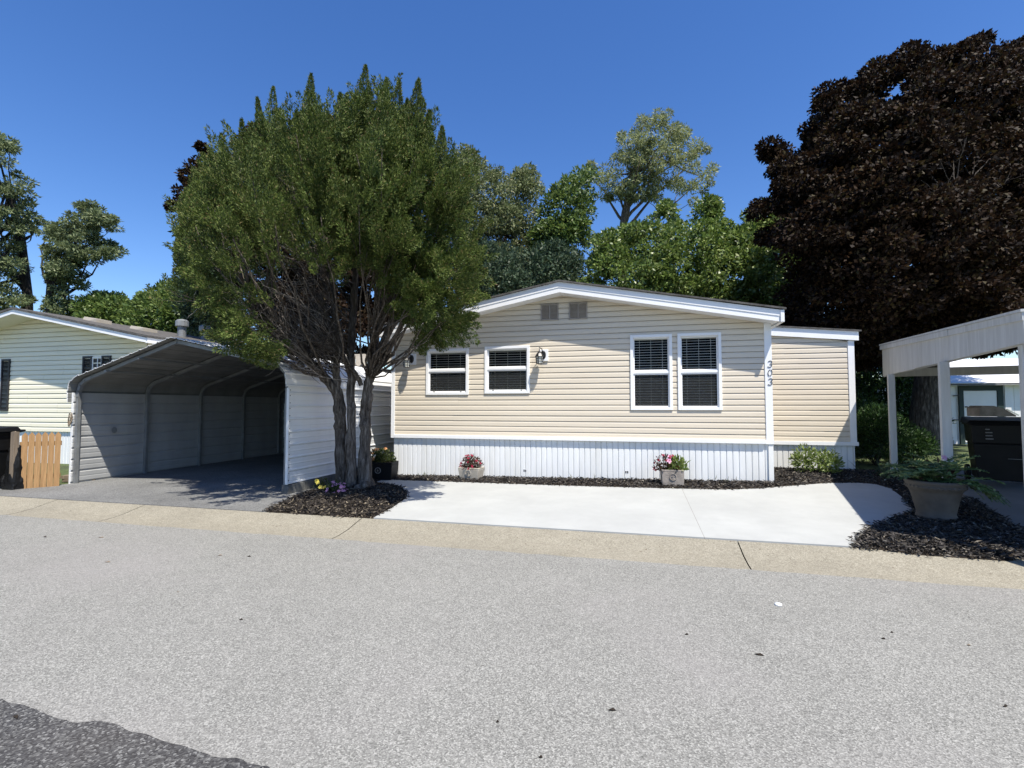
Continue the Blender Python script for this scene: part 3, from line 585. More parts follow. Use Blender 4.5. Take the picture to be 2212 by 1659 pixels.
# ------------------------------------------------------------------ picket fence
F = thing('picket_fence', 'orange brown cedar picket fence with dog eared tops left of the metal carport', 'fence', (-10.5, 6.8, .08))
def picket(x, y, z0, z1, w, dx, dy, m):
    u = np.array([dx, dy]); q = [(-w/2, z0), (w/2, z0), (w/2, z1-.055), (w/2-.038, z1), (-w/2+.038, z1), (-w/2, z1-.055)]; nn = np.array([-dy, dx])*.009
    v = [(x+a*u[0]-nn[0], y+a*u[1]-nn[1], z) for a, z in q]+[(x+a*u[0]+nn[0], y+a*u[1]+nn[1], z) for a, z in q]
    return MB().add(v, [list(range(6)), list(range(11, 5, -1))]+[(i, i+6, (i+1) % 6+6, (i+1) % 6) for i in range(6)]).build('picket', m, F)
pu = np.array([.62, .785])
for k in range(6):
    p = np.array([-10.09, 6.77])-pu*(.044+.086*k); picket(p[0], p[1], .10-.012*k, 1.085+.004*rng.normal(), .0795, pu[0], pu[1], M['cedar'])
q0 = np.array([-10.50, 6.32]); d = np.array([-.94, .34])
for k in range(16):
    p = q0+d*(.14*k); picket(p[0], p[1], .02, 1.10+.012*rng.normal(), .125, d[0], d[1], M['cedar'] if k > 1 else M['greyw'])
for z in (.30, .88):
    MB().beam((-10.46, 6.37, z), (-10.12, 6.80, z), .03, .08).build('rail', M['cedar'], F)
    MB().beam((q0[0], q0[1]+.03, z), tuple(q0+d*2.3+np.array([0, .03]))+(z,), .035, .08).build('rail', M['cedar'], F)
MB().box(-10.50, -10.42, 6.26, 6.34, .02, 1.10).build('post', M['greyw'], F)
for z in (.45, .95): MB().beam((-10.3, 7.6, z), (-10.25, 8.9, z), .03, .09).build('rail', M['greyw'], F)
tag(MB().obox((-10.55, 7.5, .17), (.3, .12, 0), (-.05, .12, 0), (0, 0, .03)).obox((-10.5, 7.45, .11), (.32, .05, 0), (-.03, .12, 0), (0, 0, .025)).build('board_pile', M['greyw'], org=(-10.5, 7.5, .1)), 'two short boards lying behind the picket fence by the carport post', 'boards')
# ------------------------------------------------------------------ wheelie bins
def bin_(name, c, ang, label, marks):
    t = bpy.data.objects.new(name, None); C.objects.link(t); t.location = c; t.rotation_euler = (0, 0, ang); tag(t, label, 'bin', 'black wheeled bins')
    def part(b, nm, m, par=None, **k):
        o = b.build(nm, m, None, **k); o.parent = par or t; o.location = (0, 0, 0); return o
    b = MB(); w0, w1, d0, d1 = .30, .37, .29, .38
    b.hexa([(-w0, -d0, .10), (w0, -d0, .10), (w0, d0, .10), (-w0, d0, .10)], [(-w0-.045, -d0-.055, .68), (w0+.045, -d0-.055, .68), (w0+.045, d0+.03, .68), (-w0-.045, d0+.03, .68)])
    b.hexa([(-w0-.06, -d0-.07, .68), (w0+.06, -d0-.07, .68), (w0+.06, d0+.05, .68), (-w0-.06, d0+.05, .68)], [(-w1, -d1, 1.0), (w1, -d1, 1.0), (w1, d1, 1.0), (-w1, d1, 1.0)])
    b.box(-w1-.03, w1+.03, -d1-.03, d1+.03, .97, 1.005)
    body = part(b, 'body', M['black'], bevel=.025)
    lid = MB(); lid.hexa([(-w1-.05, -d1-.06, 1.006), (w1+.05, -d1-.06, 1.006), (w1+.05, d1+.06, 1.006), (-w1-.05, d1+.06, 1.006)], [(-w1-.02, -d1-.02, 1.05), (w1+.02, -d1-.02, 1.05), (w1+.02, d1, 1.10), (-w1-.02, d1, 1.10)])
    part(lid, 'lid', M['black'], bevel=.015)
    part(MB().tube([(-w1, d1+.02, 1.0), (-w1, d1+.12, 1.02), (w1, d1+.12, 1.02), (w1, d1+.02, 1.0)], .018, 8), 'handle', M['black'])
    for s in (-1, 1):
        wb = MB(); x = s*(w0+.05); prof = [(.05, -.03), (.13, -.032), (.145, -.02), (.145, .02), (.13, .032), (.05, .03)]
        wb.lathe(prof, (0, 0, 0), 20, cap=False); wb.v = [(x+q[2], d0+.03+q[0], .145+q[1]) for q in wb.v]
        wh = part(wb, 'wheel', M['black'])
        hb = MB()
        for k in range(5):
            a = 2*math.pi*k/5; hb.obox((x, d0+.03+.055*math.cos(a), .145+.055*math.sin(a)), (.022, 0, 0), (0, .05*math.cos(a), .05*math.sin(a)), (0, -.014*math.sin(a), .014*math.cos(a)))
        part(hb, 'hub', M['dimmark'], wh)
    part(MB().tube([(-w0-.05, d0+.03, .145), (w0+.05, d0+.03, .145)], .012, 6), 'axle', M['frame'])
    for mk in marks: part(*mk)
    return t
# left bin: its side with two white bars faces the street
mk = MB().box(-.20, .16, -.396, -.392, .80, .826).box(-.24, .20, -.392, -.388, .745, .775)
bl = bin_('wheeled_bin', (-11.02, 6.05, .09), R(4), 'black wheeled bin at the left edge in front of the cedar picket fence', [(mk, 'side_mark', M['chalk'])])
b = MB().hexa([(-.16, -.12, .0), (.16, -.12, 0), (.17, .12, 0), (-.17, .12, 0)], [(-.07, -.08, .78), (.11, -.08, .80), (.11, .08, .80), (-.07, .08, .78)])
b.v = [(x-10.53, y+6.36, z+.08) for x, y, z in b.v]
bc = tag(b.build('trash_bag', M['black'], bevel=.05, org=(-10.53, 6.36, .08)), 'black plastic bag standing between the left bin and the picket fence', 'bag')
sb = bc.modifiers.new('sub', 'SUBSURF'); sb.levels = sb.render_levels = 3
tx = bpy.data.textures.new('crease', 'CLOUDS'); tx.noise_scale = .12; dm = bc.modifiers.new('crease', 'DISPLACE'); dm.texture = tx; dm.strength = .06
# right bin
ring = MB().tube([(-.24+.05*math.cos(a), -.352-.0, .86+.06*math.sin(a)) for a in np.linspace(0, 2*math.pi, 16)], .009, 4)
for k, L in enumerate((.05, .08, .08, .09)): ring.box(-.20, -.20+L, -.382, -.352, .90-.05*k, .918-.05*k)
let = MB().box(.05, .11, -.352, -.349, .695, .715); 
for k in range(5): let.box(.13+.034*k, .155+.034*k, -.354, -.349, .69, .72)
let.box(.05, .27, -.345, -.335, .45, .458)
bin_('wheeled_bin', (5.72, 9.75, .27), R(-22), 'black wheeled bin with a faded round emblem in the shade of the right carport', [(ring, 'emblem', M['dimmark']), (let, 'moulded_lettering', M['dimmark'])])
b = MB(); n = 12; pr_ = [(-.30, 0), (-.30, .15), (-.24, .19), (-.05, .185), (.12, .13), (.30, .02), (.30, 0)]
b.prism(pr_, -.16, .16); b.v = [(x*.8+5.52, y+9.55, z*.9+1.385) for x, y, z in b.v]
hd = thing('plastic_hood', 'grey rounded plastic hood lying on the lid of the right bin', 'cover', (5.52, 9.55, 1.385))
b.build('shell', M['gstone'], hd, bevel=.02)
b = MB().beam((5.63, 9.38, 1.50), (5.78, 9.38, 1.405), .02, .015); b.build('rim', M['steel'], hd)
# ------------------------------------------------------------------ right timber carport
T = thing('timber_carport', 'white painted timber carport with tapered boarded side at the right edge', 'carport', (3.46, 5.5, .15))
f0 = np.array([3.46, 5.5]); dl = np.array([.217, .976]); de = np.array([.976, -.217])
def cp(t, e, z): q = f0+dl*t+de*e; return (q[0], q[1], z)
LN, WD = 5.8, 4.6
b = MB()
cuts = [0, 1.35, 2.0, 2.9, 3.6, 4.4, 5.1, LN]
for a, c in zip(cuts[:-1], cuts[1:]):
    g = .003 if a not in (0,) else 0
    za, zc = 2.40+.32*a/LN, 2.40+.32*c/LN; lo = 2.13+.004*rng.normal()
    b.hexa([cp(a+g, .0, lo), cp(c, .0, lo), cp(c, .022, lo), cp(a+g, .022, lo)], [cp(a+g, .0, za-.05), cp(c, 0, zc-.05), cp(c, .022, zc-.05), cp(a+g, .022, za-.05)])
b.build('side_boards', M['oldwood'], T)
b = MB()
for a, c, o in ((-.02, 1.95, .018), (1.95, LN+.06, .026)):
    za, zc = 2.40+.32*a/LN, 2.40+.32*c/LN
    b.hexa([cp(a, -o, za-.065), cp(c, -o, zc-.065), cp(c, 0, zc-.065), cp(a, 0, za-.065)], [cp(a, -o, za+.01), cp(c, -o, zc+.01), cp(c, .0, zc+.01), cp(a, .0, za+.01)])
b.build('drip_edge', M['oldwood'], T)
MB().hexa([cp(-.02, -.01, 2.10), cp(-.02, WD, 2.10), cp(.0, WD, 2.10), cp(.0, -.01, 2.10)], [cp(-.02, -.01, 2.385), cp(-.02, WD, 2.385), cp(.0, WD, 2.385), cp(.0, -.01, 2.385)]).build('front_fascia', M['oldwood'], T)
MB().hexa([cp(-.03, -.03, 2.41), cp(-.03, WD+.1, 2.41), cp(LN+.1, WD+.1, 2.745), cp(LN+.1, -.03, 2.745)], [cp(-.03, -.03, 2.435), cp(-.03, WD+.1, 2.435), cp(LN+.1, WD+.1, 2.77), cp(LN+.1, -.03, 2.77)]).build('roof', M['oldwood'], T)
MB().hexa([cp(.0, .03, 2.395), cp(.0, WD+.05, 2.395), cp(LN, WD+.05, 2.725), cp(LN, .03, 2.725)], [cp(.0, .03, 2.406), cp(.0, WD+.05, 2.406), cp(LN, WD+.05, 2.736), cp(LN, .03, 2.736)]).build('ceiling', M['sheet'], T)  # added slab under the roof, coloured dark as shade
b = MB().beam(cp(LN-.1, 0, 2.19), cp(LN-.1, WD, 2.19), .09, .15); b.build('rear_beam', M['oldwood'], T)
MB().beam(cp(.05, .07, 2.19), cp(LN, .07, 2.19), .09, .11).build('side_beam', M['oldwood'], T)
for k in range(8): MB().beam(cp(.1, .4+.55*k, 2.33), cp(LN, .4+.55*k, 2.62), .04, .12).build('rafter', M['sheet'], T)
for t_, e_ in ((.17, .075), (2.16, -.02), (5.05, -.02), (.17, WD-.1), (4.85, WD-.1)):
    q = cp(t_, e_, 0); g = float(gz(q[0], q[1])); h = .05
    c0 = np.array([q[0], q[1]]); A, B = dl*h, de*h
    P = [c0-A-B, c0+A-B, c0+A+B, c0-A+B]
    MB().hexa([(*p, g-.02) for p in P], [(*p, 2.125) for p in P]).build('post', M['oldwood'], T, bevel=.004)
# ------------------------------------------------------------------ shed behind
S = thing('garden_shed', 'white shed with dark green door frame seen through the right carport', 'shed', (11, 18.5, .4))
b = MB(); x = 8.6
while x < 15: b.box(x+.004, min(x+.296, 15), 18.5, 18.56, .35, 2.22); x += .3
b.box(8.6, 8.68, 18.56, 22, .35, 2.22).build('wall', M['white'], S)
MB().prism([(8.5, 2.20), (8.5, 2.26), (15.2, 2.26), (15.2, 2.20)], 18.2, 18.24).add([(8.4, 18.2, 2.24), (15.2, 18.2, 2.24), (15.2, 22, 3.3), (8.4, 22, 3.3), (8.4, 18.2, 2.19), (15.2, 18.2, 2.19), (15.2, 22, 3.25), (8.4, 22, 3.25)], [(0, 1, 2, 3), (7, 6, 5, 4), (0, 4, 5, 1), (1, 5, 6, 2), (2, 6, 7, 3), (3, 7, 4, 0)]).build('roof', M['wmetal'], S)
MB().box(9.85, 9.97, 18.44, 18.5, .35, 2.2).box(10.85, 11.0, 18.44, 18.5, .35, 2.2).box(9.97, 10.85, 18.44, 18.5, 2.03, 2.2).box(9.97, 10.85, 18.45, 18.5, 1.08, 1.18).box(8.9, 8.98, 18.44, 18.5, .5, 2.2).build('door_frame', M['greentrim'], S)
d_ = MB().box(9.98, 10.84, 18.465, 18.495, .42, 1.075).box(9.98, 10.84, 18.465, 18.495, 1.185, 2.02).build('door', M['white'], S)
MB().box(10.0, 10.06, 18.43, 18.46, 1.5, 1.54).box(9.6, 9.86, 18.42, 18.45, 1.10, 1.13).box(9.7, 9.86, 18.42, 18.45, 1.86, 1.89).build('hinge', M['ironblk'], d_)
MB().box(11.05, 11.2, 18.46, 18.5, .35, 2.2).build('corner_board', M['white'], S)
tag(MB().box(8.9, 9.5, 18.1, 18.35, .37, .50).box(8.95, 9.5, 18.15, 18.35, .51, .60).build('paver_stack', M['tan'], org=(9.2, 18.2, .4), bevel=.01), 'low stack of tan paving stones at the foot of the white shed', 'pavers')
# ------------------------------------------------------------------ planters and flowers
def trough(loc, w, d, h, m, label, ang=0, taper=.9, slant=0, emblem=None, group=None):
    t = bpy.data.objects.new('planter', None); C.objects.link(t); t.location = loc; t.rotation_euler = (0, 0, ang); tag(t, label, 'planter', group)
    def part(b, nm, mm, **k):
        o = b.build(nm, mm, None, **k); o.parent = t; o.location = (0, 0, 0); return o
    a, c = w/2, d/2; k = taper; th = .025
    b = MB().hexa([(-a*k, -c*k, 0), (a*k, -c*k, 0), (a*k, c*k, 0), (-a*k, c*k, 0)], [(-a, -c, h*.86), (a, -c, h*.86), (a, c, h*.86), (-a, c, h*.86)])
    b.box(-a, a, -c, -c+th, h*.86, h).box(-a, a, c-th, c, h*.86, h).box(-a, -a+th, -c+th, c-th, h*.86, h).box(a-th, a, -c+th, c-th, h*.86, h)
    part(b, 'pot', m, bevel=.008)
    part(MB().box(-a+th, a-th, -c+th, c-th, h*.86+.002, h*.94), 'soil', M['dirt'])
    r = .055; yy = -c*(k+(1-k)*.6)-.006
    e = MB().tube([(r*math.cos(q), yy, h*.55+r*math.sin(q)) for q in np.linspace(0, 2*math.pi, 18)], .008, 5)
    e.tube([(-.03, yy, h*.55+.012), (0, yy, h*.55-.006), (.03, yy, h*.55+.012)], .005, 4).box(-.032, .032, yy-.006, yy, h*.55-.03, h*.55-.022).box(-.004, .004, yy-.006, yy, h*.55-.02, h*.55+.03)
    part(e, 'emblem', emblem or m)
    return t
def petals(p, d, r):
    "five petal flowers at points p facing d"
    n = len(p); s = unit(np.cross(d, rdir(n))); u = np.cross(d, s); out = []
    for k in range(5):
        a = 2*math.pi*k/5; e = s*math.cos(a)+u*math.sin(a); f = -s*math.sin(a)+u*math.cos(a)
        rr = r*rng.uniform(.85, 1.1, (n, 1))
        out.append(np.stack([p, p+e*rr*.75+f*rr*.42+d*rr*.18, p+e*rr*1.05+d*rr*.1, p+e*rr*.75-f*rr*.42+d*rr*.18], 1))
    return np.concatenate(out)
def bedding(name, label, c, rx, ry, rz, lm, nl, fl, L=.05, group=None):
    c = np.array(c, float); t = thing(name, label, 'plant', tuple(c), group)
    d = rdir(nl); d[:, 2] = np.abs(d[:, 2]); p = c+d*np.array([rx, ry, rz])*(rng.uniform(.05, 1, (nl, 1))**.5)
    dd = unit(d+rdir(nl)*.7+np.array([0, 0, .3])); quads('foliage', lm, leafquads(p, dd, rng.uniform(.6, 1.2, nl)*L, rng.uniform(.35, .55, nl)*L), t)
    b = MB()
    for k in range(14):
        e = rdir(1)[0]; e[2] = abs(e[2]); b.tube([c, c+e*np.array([rx, ry, rz])*.55, c+e*np.array([rx, ry, rz])*.95], [.006, .004, .002], 4)
    b.build('stem', lm, t)
    for m, n, r, sel in fl:
        d = rdir(n*6); d[:, 2] = np.abs(d[:, 2]); d = d[sel(d)][:n]; n2 = len(d); p = c+d*np.array([rx, ry, rz])*rng.uniform(.85, 1.12, (n2, 1))
        pq = petals(p, unit(d+rdir(n2)*.5+np.array([.1, -.6, .3])), r).reshape(5, n2, 4, 3)
        for q in range(n2): quads('flower', m, pq[:, q], t)
    return t
allv = lambda d: d[:, 1] < .5
g1 = float(gz(-3.03, 9.0))
trough((-3.03, 9.0, g1+.02), .42, .30, .22, M['stone'], 'pale cream stone trough planter in front of the skirting below the left small window', R(-6), .86)
bedding('flower_plant', 'dark red flowering plant growing in the pale stone planter', (-3.03, 9.0, g1+.22), .22, .17, .24, M['darkleaf'], 420, [(M['redfl'], 30, .027, allv)])
g2 = float(gz(.59, 8.85))
trough((.59, 8.85, g2+.02), .36, .30, .26, M['gstone'], 'grey stone trough planter with a round emblem below the tall paired windows', R(3), .96)
bedding('flower_plant', 'red flowering plant in the left half of the grey stone planter', (.50, 8.85, g2+.26), .22, .17, .27, M['darkleaf'], 380, [(M['redfl'], 20, .026, allv), (M['pinkfl'], 2, .045, lambda d: (d[:, 1] < 0) & (d[:, 2] > .5))])
bedding('leafy_plant', 'lime green spiky plant in the right half of the grey stone planter', (.69, 8.84, g2+.26), .15, .13, .22, M['limeleaf'], 160, [], .10)
g3 = float(gz(-4.83, 8.8))
trough((-4.80, 8.80, g3), .56, .34, .35, M['black'], 'black plastic trough planter with a round emblem at the left corner of the home', R(4), .93, emblem=M['dimmark'])
bedding('flower_plant', 'orange and white flowering plant in the black planter', (-4.82, 8.80, g3+.34), .30, .18, .26, M['flowleaf'], 700, [(M['orfl'], 12, .035, lambda d: (d[:, 0] < .4) & (d[:, 1] < .3)), (M['whfl'], 10, .028, lambda d: (d[:, 0] < -.1) & (d[:, 1] < .2))], .06)
bedding('flower_plant', 'yellow flowering plant at the foot of the juniper by the concrete blocks', (-5.17, 7.45, .15), .15, .13, .17, M['flowleaf'], 120, [(M['yelfl'], 11, .035, allv)])
bedding('flower_plant', 'pink flowering plant in the mulch before the juniper trunks', (-4.72, 7.18, .14), .19, .16, .19, M['flowleaf'], 200, [(M['pinkfl'], 22, .028, allv)])
# shrub at the side room
def shrub(name, label, c, r3, m, n, L, wd, stems=10, cat='shrub', lobes=9, group=None, upb=.3):
    c = np.array(c, float); t = thing(name, label, cat, tuple(c), group); r3 = np.array(r3)
    lc = rdir(lobes); lc[:, 2] = np.abs(lc[:, 2])*1.0; lc = c+np.array([0, 0, r3[2]*.35])+lc*r3*np.array([.62, .62, .6])
    k = rng.integers(0, lobes, n); d = rdir(n); p = lc[k]+d*r3.mean()*.48*(rng.uniform(.1, 1, (n, 1))**.4)
    p[:, 2] = np.maximum(p[:, 2], c[2]+.03)
    quads('foliage', m, leafquads(p, unit(d+rdir(n)*.6+np.array([0, 0, upb])), rng.uniform(.6, 1.25, n)*L, rng.uniform(.7, 1.2, n)*wd), t)
    b = MB()
    for q in range(stems):
        e = lc[q % lobes]; b.tube([c+rng.normal(size=3)*.03*np.array([1, 1, 0]), (c+e)/2+rng.normal(size=3)*.05, e], [.014, .009, .004], 5)
    b.build('stem', M['dbark'], t); return t
shrub('leafy_shrub', 'small pale green leafy shrub in front of the side room skirting', (3.20, 10.25, .30), (.42, .30, .42), M['limeleaf'], 1500, .07, .028)
shrub('yew_shrub', 'dark feathery evergreen shrub with bright tips between the side room and the right carport', (4.85, 11.9, .32), (.62, .6, 1.0), M['yew'], 9000, .08, .018)
shrub('yew_shrub', 'low dark evergreen shrub behind the rear post of the right carport', (5.62, 12.2, .34), (.42, .42, .62), M['yew'], 4500, .08, .018)
shrub('yew_shrub', 'broad dark evergreen shrub in deep shade behind the side room corner', (4.95, 13.6, .36), (.9, .9, 1.3), M['yew'], 7000, .09, .02)
# urn and ferns
UC = (3.50, 7.08, float(gz(3.5, 7.1))+.05)
U = thing('clay_urn', 'large pale clay urn with a rolled rim on the right mulch bed', 'urn', UC)
ub = MB().lathe([(.001, 0), (.185, 0), (.20, .015), (.195, .04), (.185, .05), (.20, .12), (.222, .22), (.245, .31), (.262, .345), (.285, .36), (.292, .385), (.285, .41), (.296, .42), (.30, .44), (.292, .455), (.262, .455), (.25, .40), (.001, .40)], UC, 40)
for k in range(36):
    a = 2*math.pi*k/36; ub.obox((UC[0]+.289*math.cos(a), UC[1]+.289*math.sin(a), UC[2]+.385), (.007*math.cos(a), .007*math.sin(a), 0), (-.014*math.sin(a), .014*math.cos(a), .004), (0, 0, .012))
ub.build('pot', M['terra'], U, smooth=True)
FN = thing('fern', 'bushy green fern with arching fronds growing in the clay urn', 'fern', (UC[0], UC[1], UC[2]+.42))
Q = []; b = MB()
for k in range(60):
    a = rng.uniform(0, 2*math.pi) if k > 16 else rng.uniform(2.3, 4.2); el = rng.uniform(.7, 1.45); Ln = rng.uniform(.32, .54)
    if k > 43: a = rng.uniform(-.6, .1); Ln = .62; el = .35
    o0 = np.array([UC[0]+rng.normal()*.09, UC[1]+rng.normal()*.09, UC[2]+.42]); h = np.array([math.cos(a), math.sin(a), 0]); P = []
    for s in np.linspace(0, 1, 16):
        ang = el-s*rng.uniform(1.1, 1.45); P.append((P[-1] if P else o0)+(h*math.cos(ang)+np.array([0, 0, math.sin(ang)]))*Ln/15)
    P = np.array(P); b.tube(P[::3], .003, 4); tt = unit(np.gradient(P, axis=0)); sd = unit(np.cross(tt, [0, 0, 1.]))
    for i in range(1, 16):
        ll = .098*math.sin(math.pi*min(1, .12+.88*i/15))+.012
        for sg in (-1, 1):
            e = unit(sd[i]*sg+tt[i]*.45+rng.normal(size=3)*.12)
            Q.append(leafquads(P[i][None], e[None], ll, .025)[0])
quads('frond', M['fern'], np.array(Q), FN); b.build('midrib', M['fern'], FN)
d = rdir(26); d[:, 2] = abs(d[:, 2]); pc = np.array([UC[0]+.05, UC[1], UC[2]+.45])
quads('bronze_foliage', M['darkleaf'], leafquads(pc+d*np.array([.25, .2, .2]), d, .09, .05), FN)
quads('flower', M['pinkfl'], petals(np.array([[UC[0]+.12, UC[1]+.02, UC[2]+.72]]), np.array([[.0, -.8, .6]]), .035), FN)
# grey spear leaves in the dark corner
d = []; p = []
for k in range(46): p.append((4.25+rng.normal()*.16, 9.9+rng.normal()*.2, .29)); d.append((rng.normal()*.6, rng.normal()*.5-.3, 1.0))
tag(quads('grassy_plant', M['bluleaf'], leafquads(np.array(p), unit(np.array(d)), rng.uniform(.2, .42, 46), .022), org=(4.25, 9.9, .29)), 'thin grey leaved plant in the shaded mulch at the corner of the side room', 'plant')
# weeds along the skirting
x = rng.uniform(-4.6, 2.1, 130); x = x[(np.abs(x+.9) < .5)|(np.abs(x-1.45) < .35)|(np.abs(x+4.1) < .3)]; n = len(x); y = rng.uniform(9.05, 9.22, n)
quads('weeds', M['flowleaf'], leafquads(np.stack([x, y, gz(x, y)+.02], 1), unit(np.stack([rng.normal(size=n)*.7, rng.normal(size=n)*.3-.2, np.ones(n)], 1)), rng.uniform(.06, .14, n), .010), kind='stuff')
# ------------------------------------------------------------------ trees
def crownpts(poly, D, thick, n, keep=None):
    P = np.array(poly, float); x0, y0 = P.min(0); x1, y1 = P.max(0); c = P.mean(0)
    X = rng.uniform(x0, x1, n*5); Y = rng.uniform(y0, y1, n*5); ok = inpoly(X, Y, poly); X, Y = X[ok][:n], Y[ok][:n]
    e = edgedist(X, Y, poly); f = np.clip(e/(.42*min(x1-x0, y1-y0)), 0, 1); half = thick*np.sqrt(1-(1-f)**2)+.15
    off = half*np.sign(rng.uniform(-1, .55, len(X)))*(rng.uniform(0, 1, len(X))**.45)
    w = W(X, Y, D+off)
    if keep is not None: k = keep(X, Y, off); w = w[k]; X, Y, off = X[k], Y[k], off[k]
    return w, X, Y, off
def clumps(cen, rad, per, L, Wd, flat=.8, out=.9, up=.15, droop=0):
    n = len(cen); rad = np.broadcast_to(rad, n); k = np.repeat(np.arange(n), per); m = len(k)
    d = rdir(m); p = cen[k]+d*np.array([1, 1, flat])*rad[k][:, None]*(rng.uniform(.05, 1, (m, 1))**.42)
    dd = unit(d*out+rdir(m)*.8+np.array([0, 0, up-droop]))
    return leafquads(p, dd, rng.uniform(.65, 1.3, m)*L, rng.uniform(.7, 1.25, m)*Wd)
def limb(b, a, c, r0, r1, bend=.12, n=7):
    a, c = np.array(a), np.array(c); L = np.linalg.norm(c-a); t = np.linspace(0, 1, n)[:, None]
    mid = (a+c)/2+rng.normal(size=3)*L*bend*.6+np.array([0, 0, -L*bend*.5])
    p = (1-t)**2*a+2*t*(1-t)*mid+t*t*c+np.r_[[[0, 0, 0]], rng.normal(size=(n-2, 3))*L*.015, [[0, 0, 0]]]
    b.tube(p, np.linspace(r0, r1, n), 6); return p
def tree(name, label, cat, trunk, D, poly, thick, n, rad, per, L, Wd, lm, bm, nl=16, fork=None, group=None, lr=.07, droop=0., flat=.8, sub=2, keep=None):
    pts = np.array([W(x, y, D) for x, y, r in trunk]); base = pts[0].copy(); base[2] = min(base[2], .38)
    t = thing(name, label, cat, tuple(base), group)
    P = np.vstack([base[None], pts[1:]]) if pts[0][2] < .6 else np.vstack([base[None], pts])
    rr = [r for _, _, r in trunk]; rr = rr if len(rr) == len(P) else [rr[0]*1.15]+rr
    q = np.linspace(0, len(P)-1, 3*len(P)); P2 = np.stack([np.interp(q, range(len(P)), P[:, k]) for k in range(3)], 1)+rng.normal(size=(len(q), 3))*.02*rr[0]
    MB().tube(P2, np.interp(q, range(len(P)), rr), 10).build('trunk', bm, t, smooth=True)
    cen, X, Y, off = crownpts(poly, D, thick, n, keep)
    b = MB(); top = P2[-1]; st = P2[len(P2)//2:]
    idx = rng.choice(len(cen), min(nl, len(cen)), replace=False)
    for i in idx:
        a = st[rng.integers(0, len(st))]; p = limb(b, a, cen[i], lr*rng.uniform(.6, 1.1), .012)
        for s in range(sub):
            e = p[rng.integers(2, 6)]; j = np.argsort(np.linalg.norm(cen-e, axis=1))[rng.integers(1, 9)]; limb(b, e, cen[j], lr*.35, .007, .2, 6)
    b.build('branches', bm, t, smooth=True)
    quads('crown', lm, clumps(cen, rad*rng.uniform(.6, 1.25, len(cen))*(.62+.38*np.clip(edgedist(X, Y, poly)/np.clip(rad*FPX/D*1.1, 8, 60), 0, 1)), per, L, Wd, flat, droop=droop), t)
    return t
# dark red maple on the right
tree('red_maple_tree', 'huge dark maroon maple filling the right side behind the side room', 'tree', [(2000, 985, .42), (1998, 900, .34), (2010, 800, .32), (2030, 680, .27), (2050, 500, .18)], 12.9,
     [(1630, 470), (1650, 430), (1695, 425), (1662, 350), (1638, 312), (1665, 300), (1700, 312), (1745, 330), (1762, 250), (1785, 190), (1805, 222), (1840, 150), (1870, 175), (1895, 130), (1930, 145), (1962, 105), (2010, 125), (2060, 108), (2110, 85), (2160, 105), (2215, 90), (2262, 160), (2275, 400), (2270, 600), (2250, 740), (2200, 760), (1990, 770), (1860, 800), (1720, 770), (1695, 690), (1712, 600), (1655, 545)],
     3.2, 820, .48, 380, .095, .066, M['maroon'], M['bark'], 26, lr=.10, droop=.25, flat=.5)
# bare grey dead branches inside the maple
Dd = thing('dead_branch', 'bare grey forked dead branch showing against the dark red maple', 'branch', tuple(W(2080, 560, 9.9)))
b = MB(); o_ = W(2065, 430, 9.8); st_ = W(2060, 520, 10.8)
b.tube([st_, W(2070, 480, 10.1), o_], [.04, .032, .024], 6)
for x, y in ((2000, 360), (2030, 345), (2060, 320), (2085, 300), (2105, 310), (2135, 345), (2160, 355), (2180, 385), (1990, 390), (2115, 400), (2150, 410)):
    p = limb(b, W(2065+rng.uniform(-8, 20), 425-rng.uniform(0, 20), 9.8), W(x, y, 9.8+rng.normal()*.3), .014, .004, .15)
    for k in range(3): e = p[rng.integers(2, 6)]; limb(b, e, e+rng.normal(size=3)*.28+np.array([0, 0, .1]), .006, .002, .2, 5)
b.build('branches', M['dtwig'], Dd)
# maroon maple behind the juniper
tree('red_maple_tree', 'dark maroon maple peeking out behind the left side of the juniper', 'tree', [(700, 900, .3), (690, 760, .26), (650, 600, .16)], 15.5,
     [(358, 470), (375, 440), (425, 410), (380, 420), (430, 330), (445, 285), (462, 330), (475, 390), (520, 310), (600, 235), (700, 255), (800, 320), (850, 440), (860, 590), (870, 700), (880, 775), (620, 775), (560, 680), (500, 600), (440, 490), (400, 475)],
     2.6, 420, .42, 220, .12, .08, M['maroon'], M['dbark'], 16, lr=.07, droop=.3, flat=.6)
# trees behind the home
tree('maple_tree', 'bright green leafy tree right behind the ridge of the cream home', 'tree', [(1480, 900, .3), (1480, 760, .26), (1490, 640, .16)], 19,
     [(1245, 640), (1262, 590), (1285, 560), (1285, 525), (1310, 500), (1335, 505), (1380, 470), (1420, 468), (1440, 430), (1458, 480), (1500, 470), (1520, 430), (1542, 418), (1548, 455), (1580, 480), (1640, 445), (1670, 420), (1720, 450), (1740, 600), (1710, 740), (1240, 730)],
     3.2, 620, .42, 150, .15, .075, M['brightleaf'], M['dbark'], 22, lr=.08, droop=.2, flat=.7)
tree('locust_tree', 'tall airy pale green tree rising alone against the sky behind the bright green tree', 'tree', [(1345, 900, .5), (1345, 520, .34), (1350, 450, .24), (1385, 340, .12)], 36,
     [(1256, 340), (1272, 328), (1285, 370), (1325, 345), (1345, 275), (1385, 245), (1440, 238), (1482, 282), (1520, 305), (1543, 350), (1536, 405), (1500, 425), (1512, 450), (1470, 420), (1440, 400), (1420, 450), (1395, 430), (1360, 440), (1340, 425), (1300, 430), (1285, 400)],
     2.6, 150, .48, 130, .26, .07, M['paleleaf'], M['bark'], 34, lr=.13, droop=.2, flat=.7)
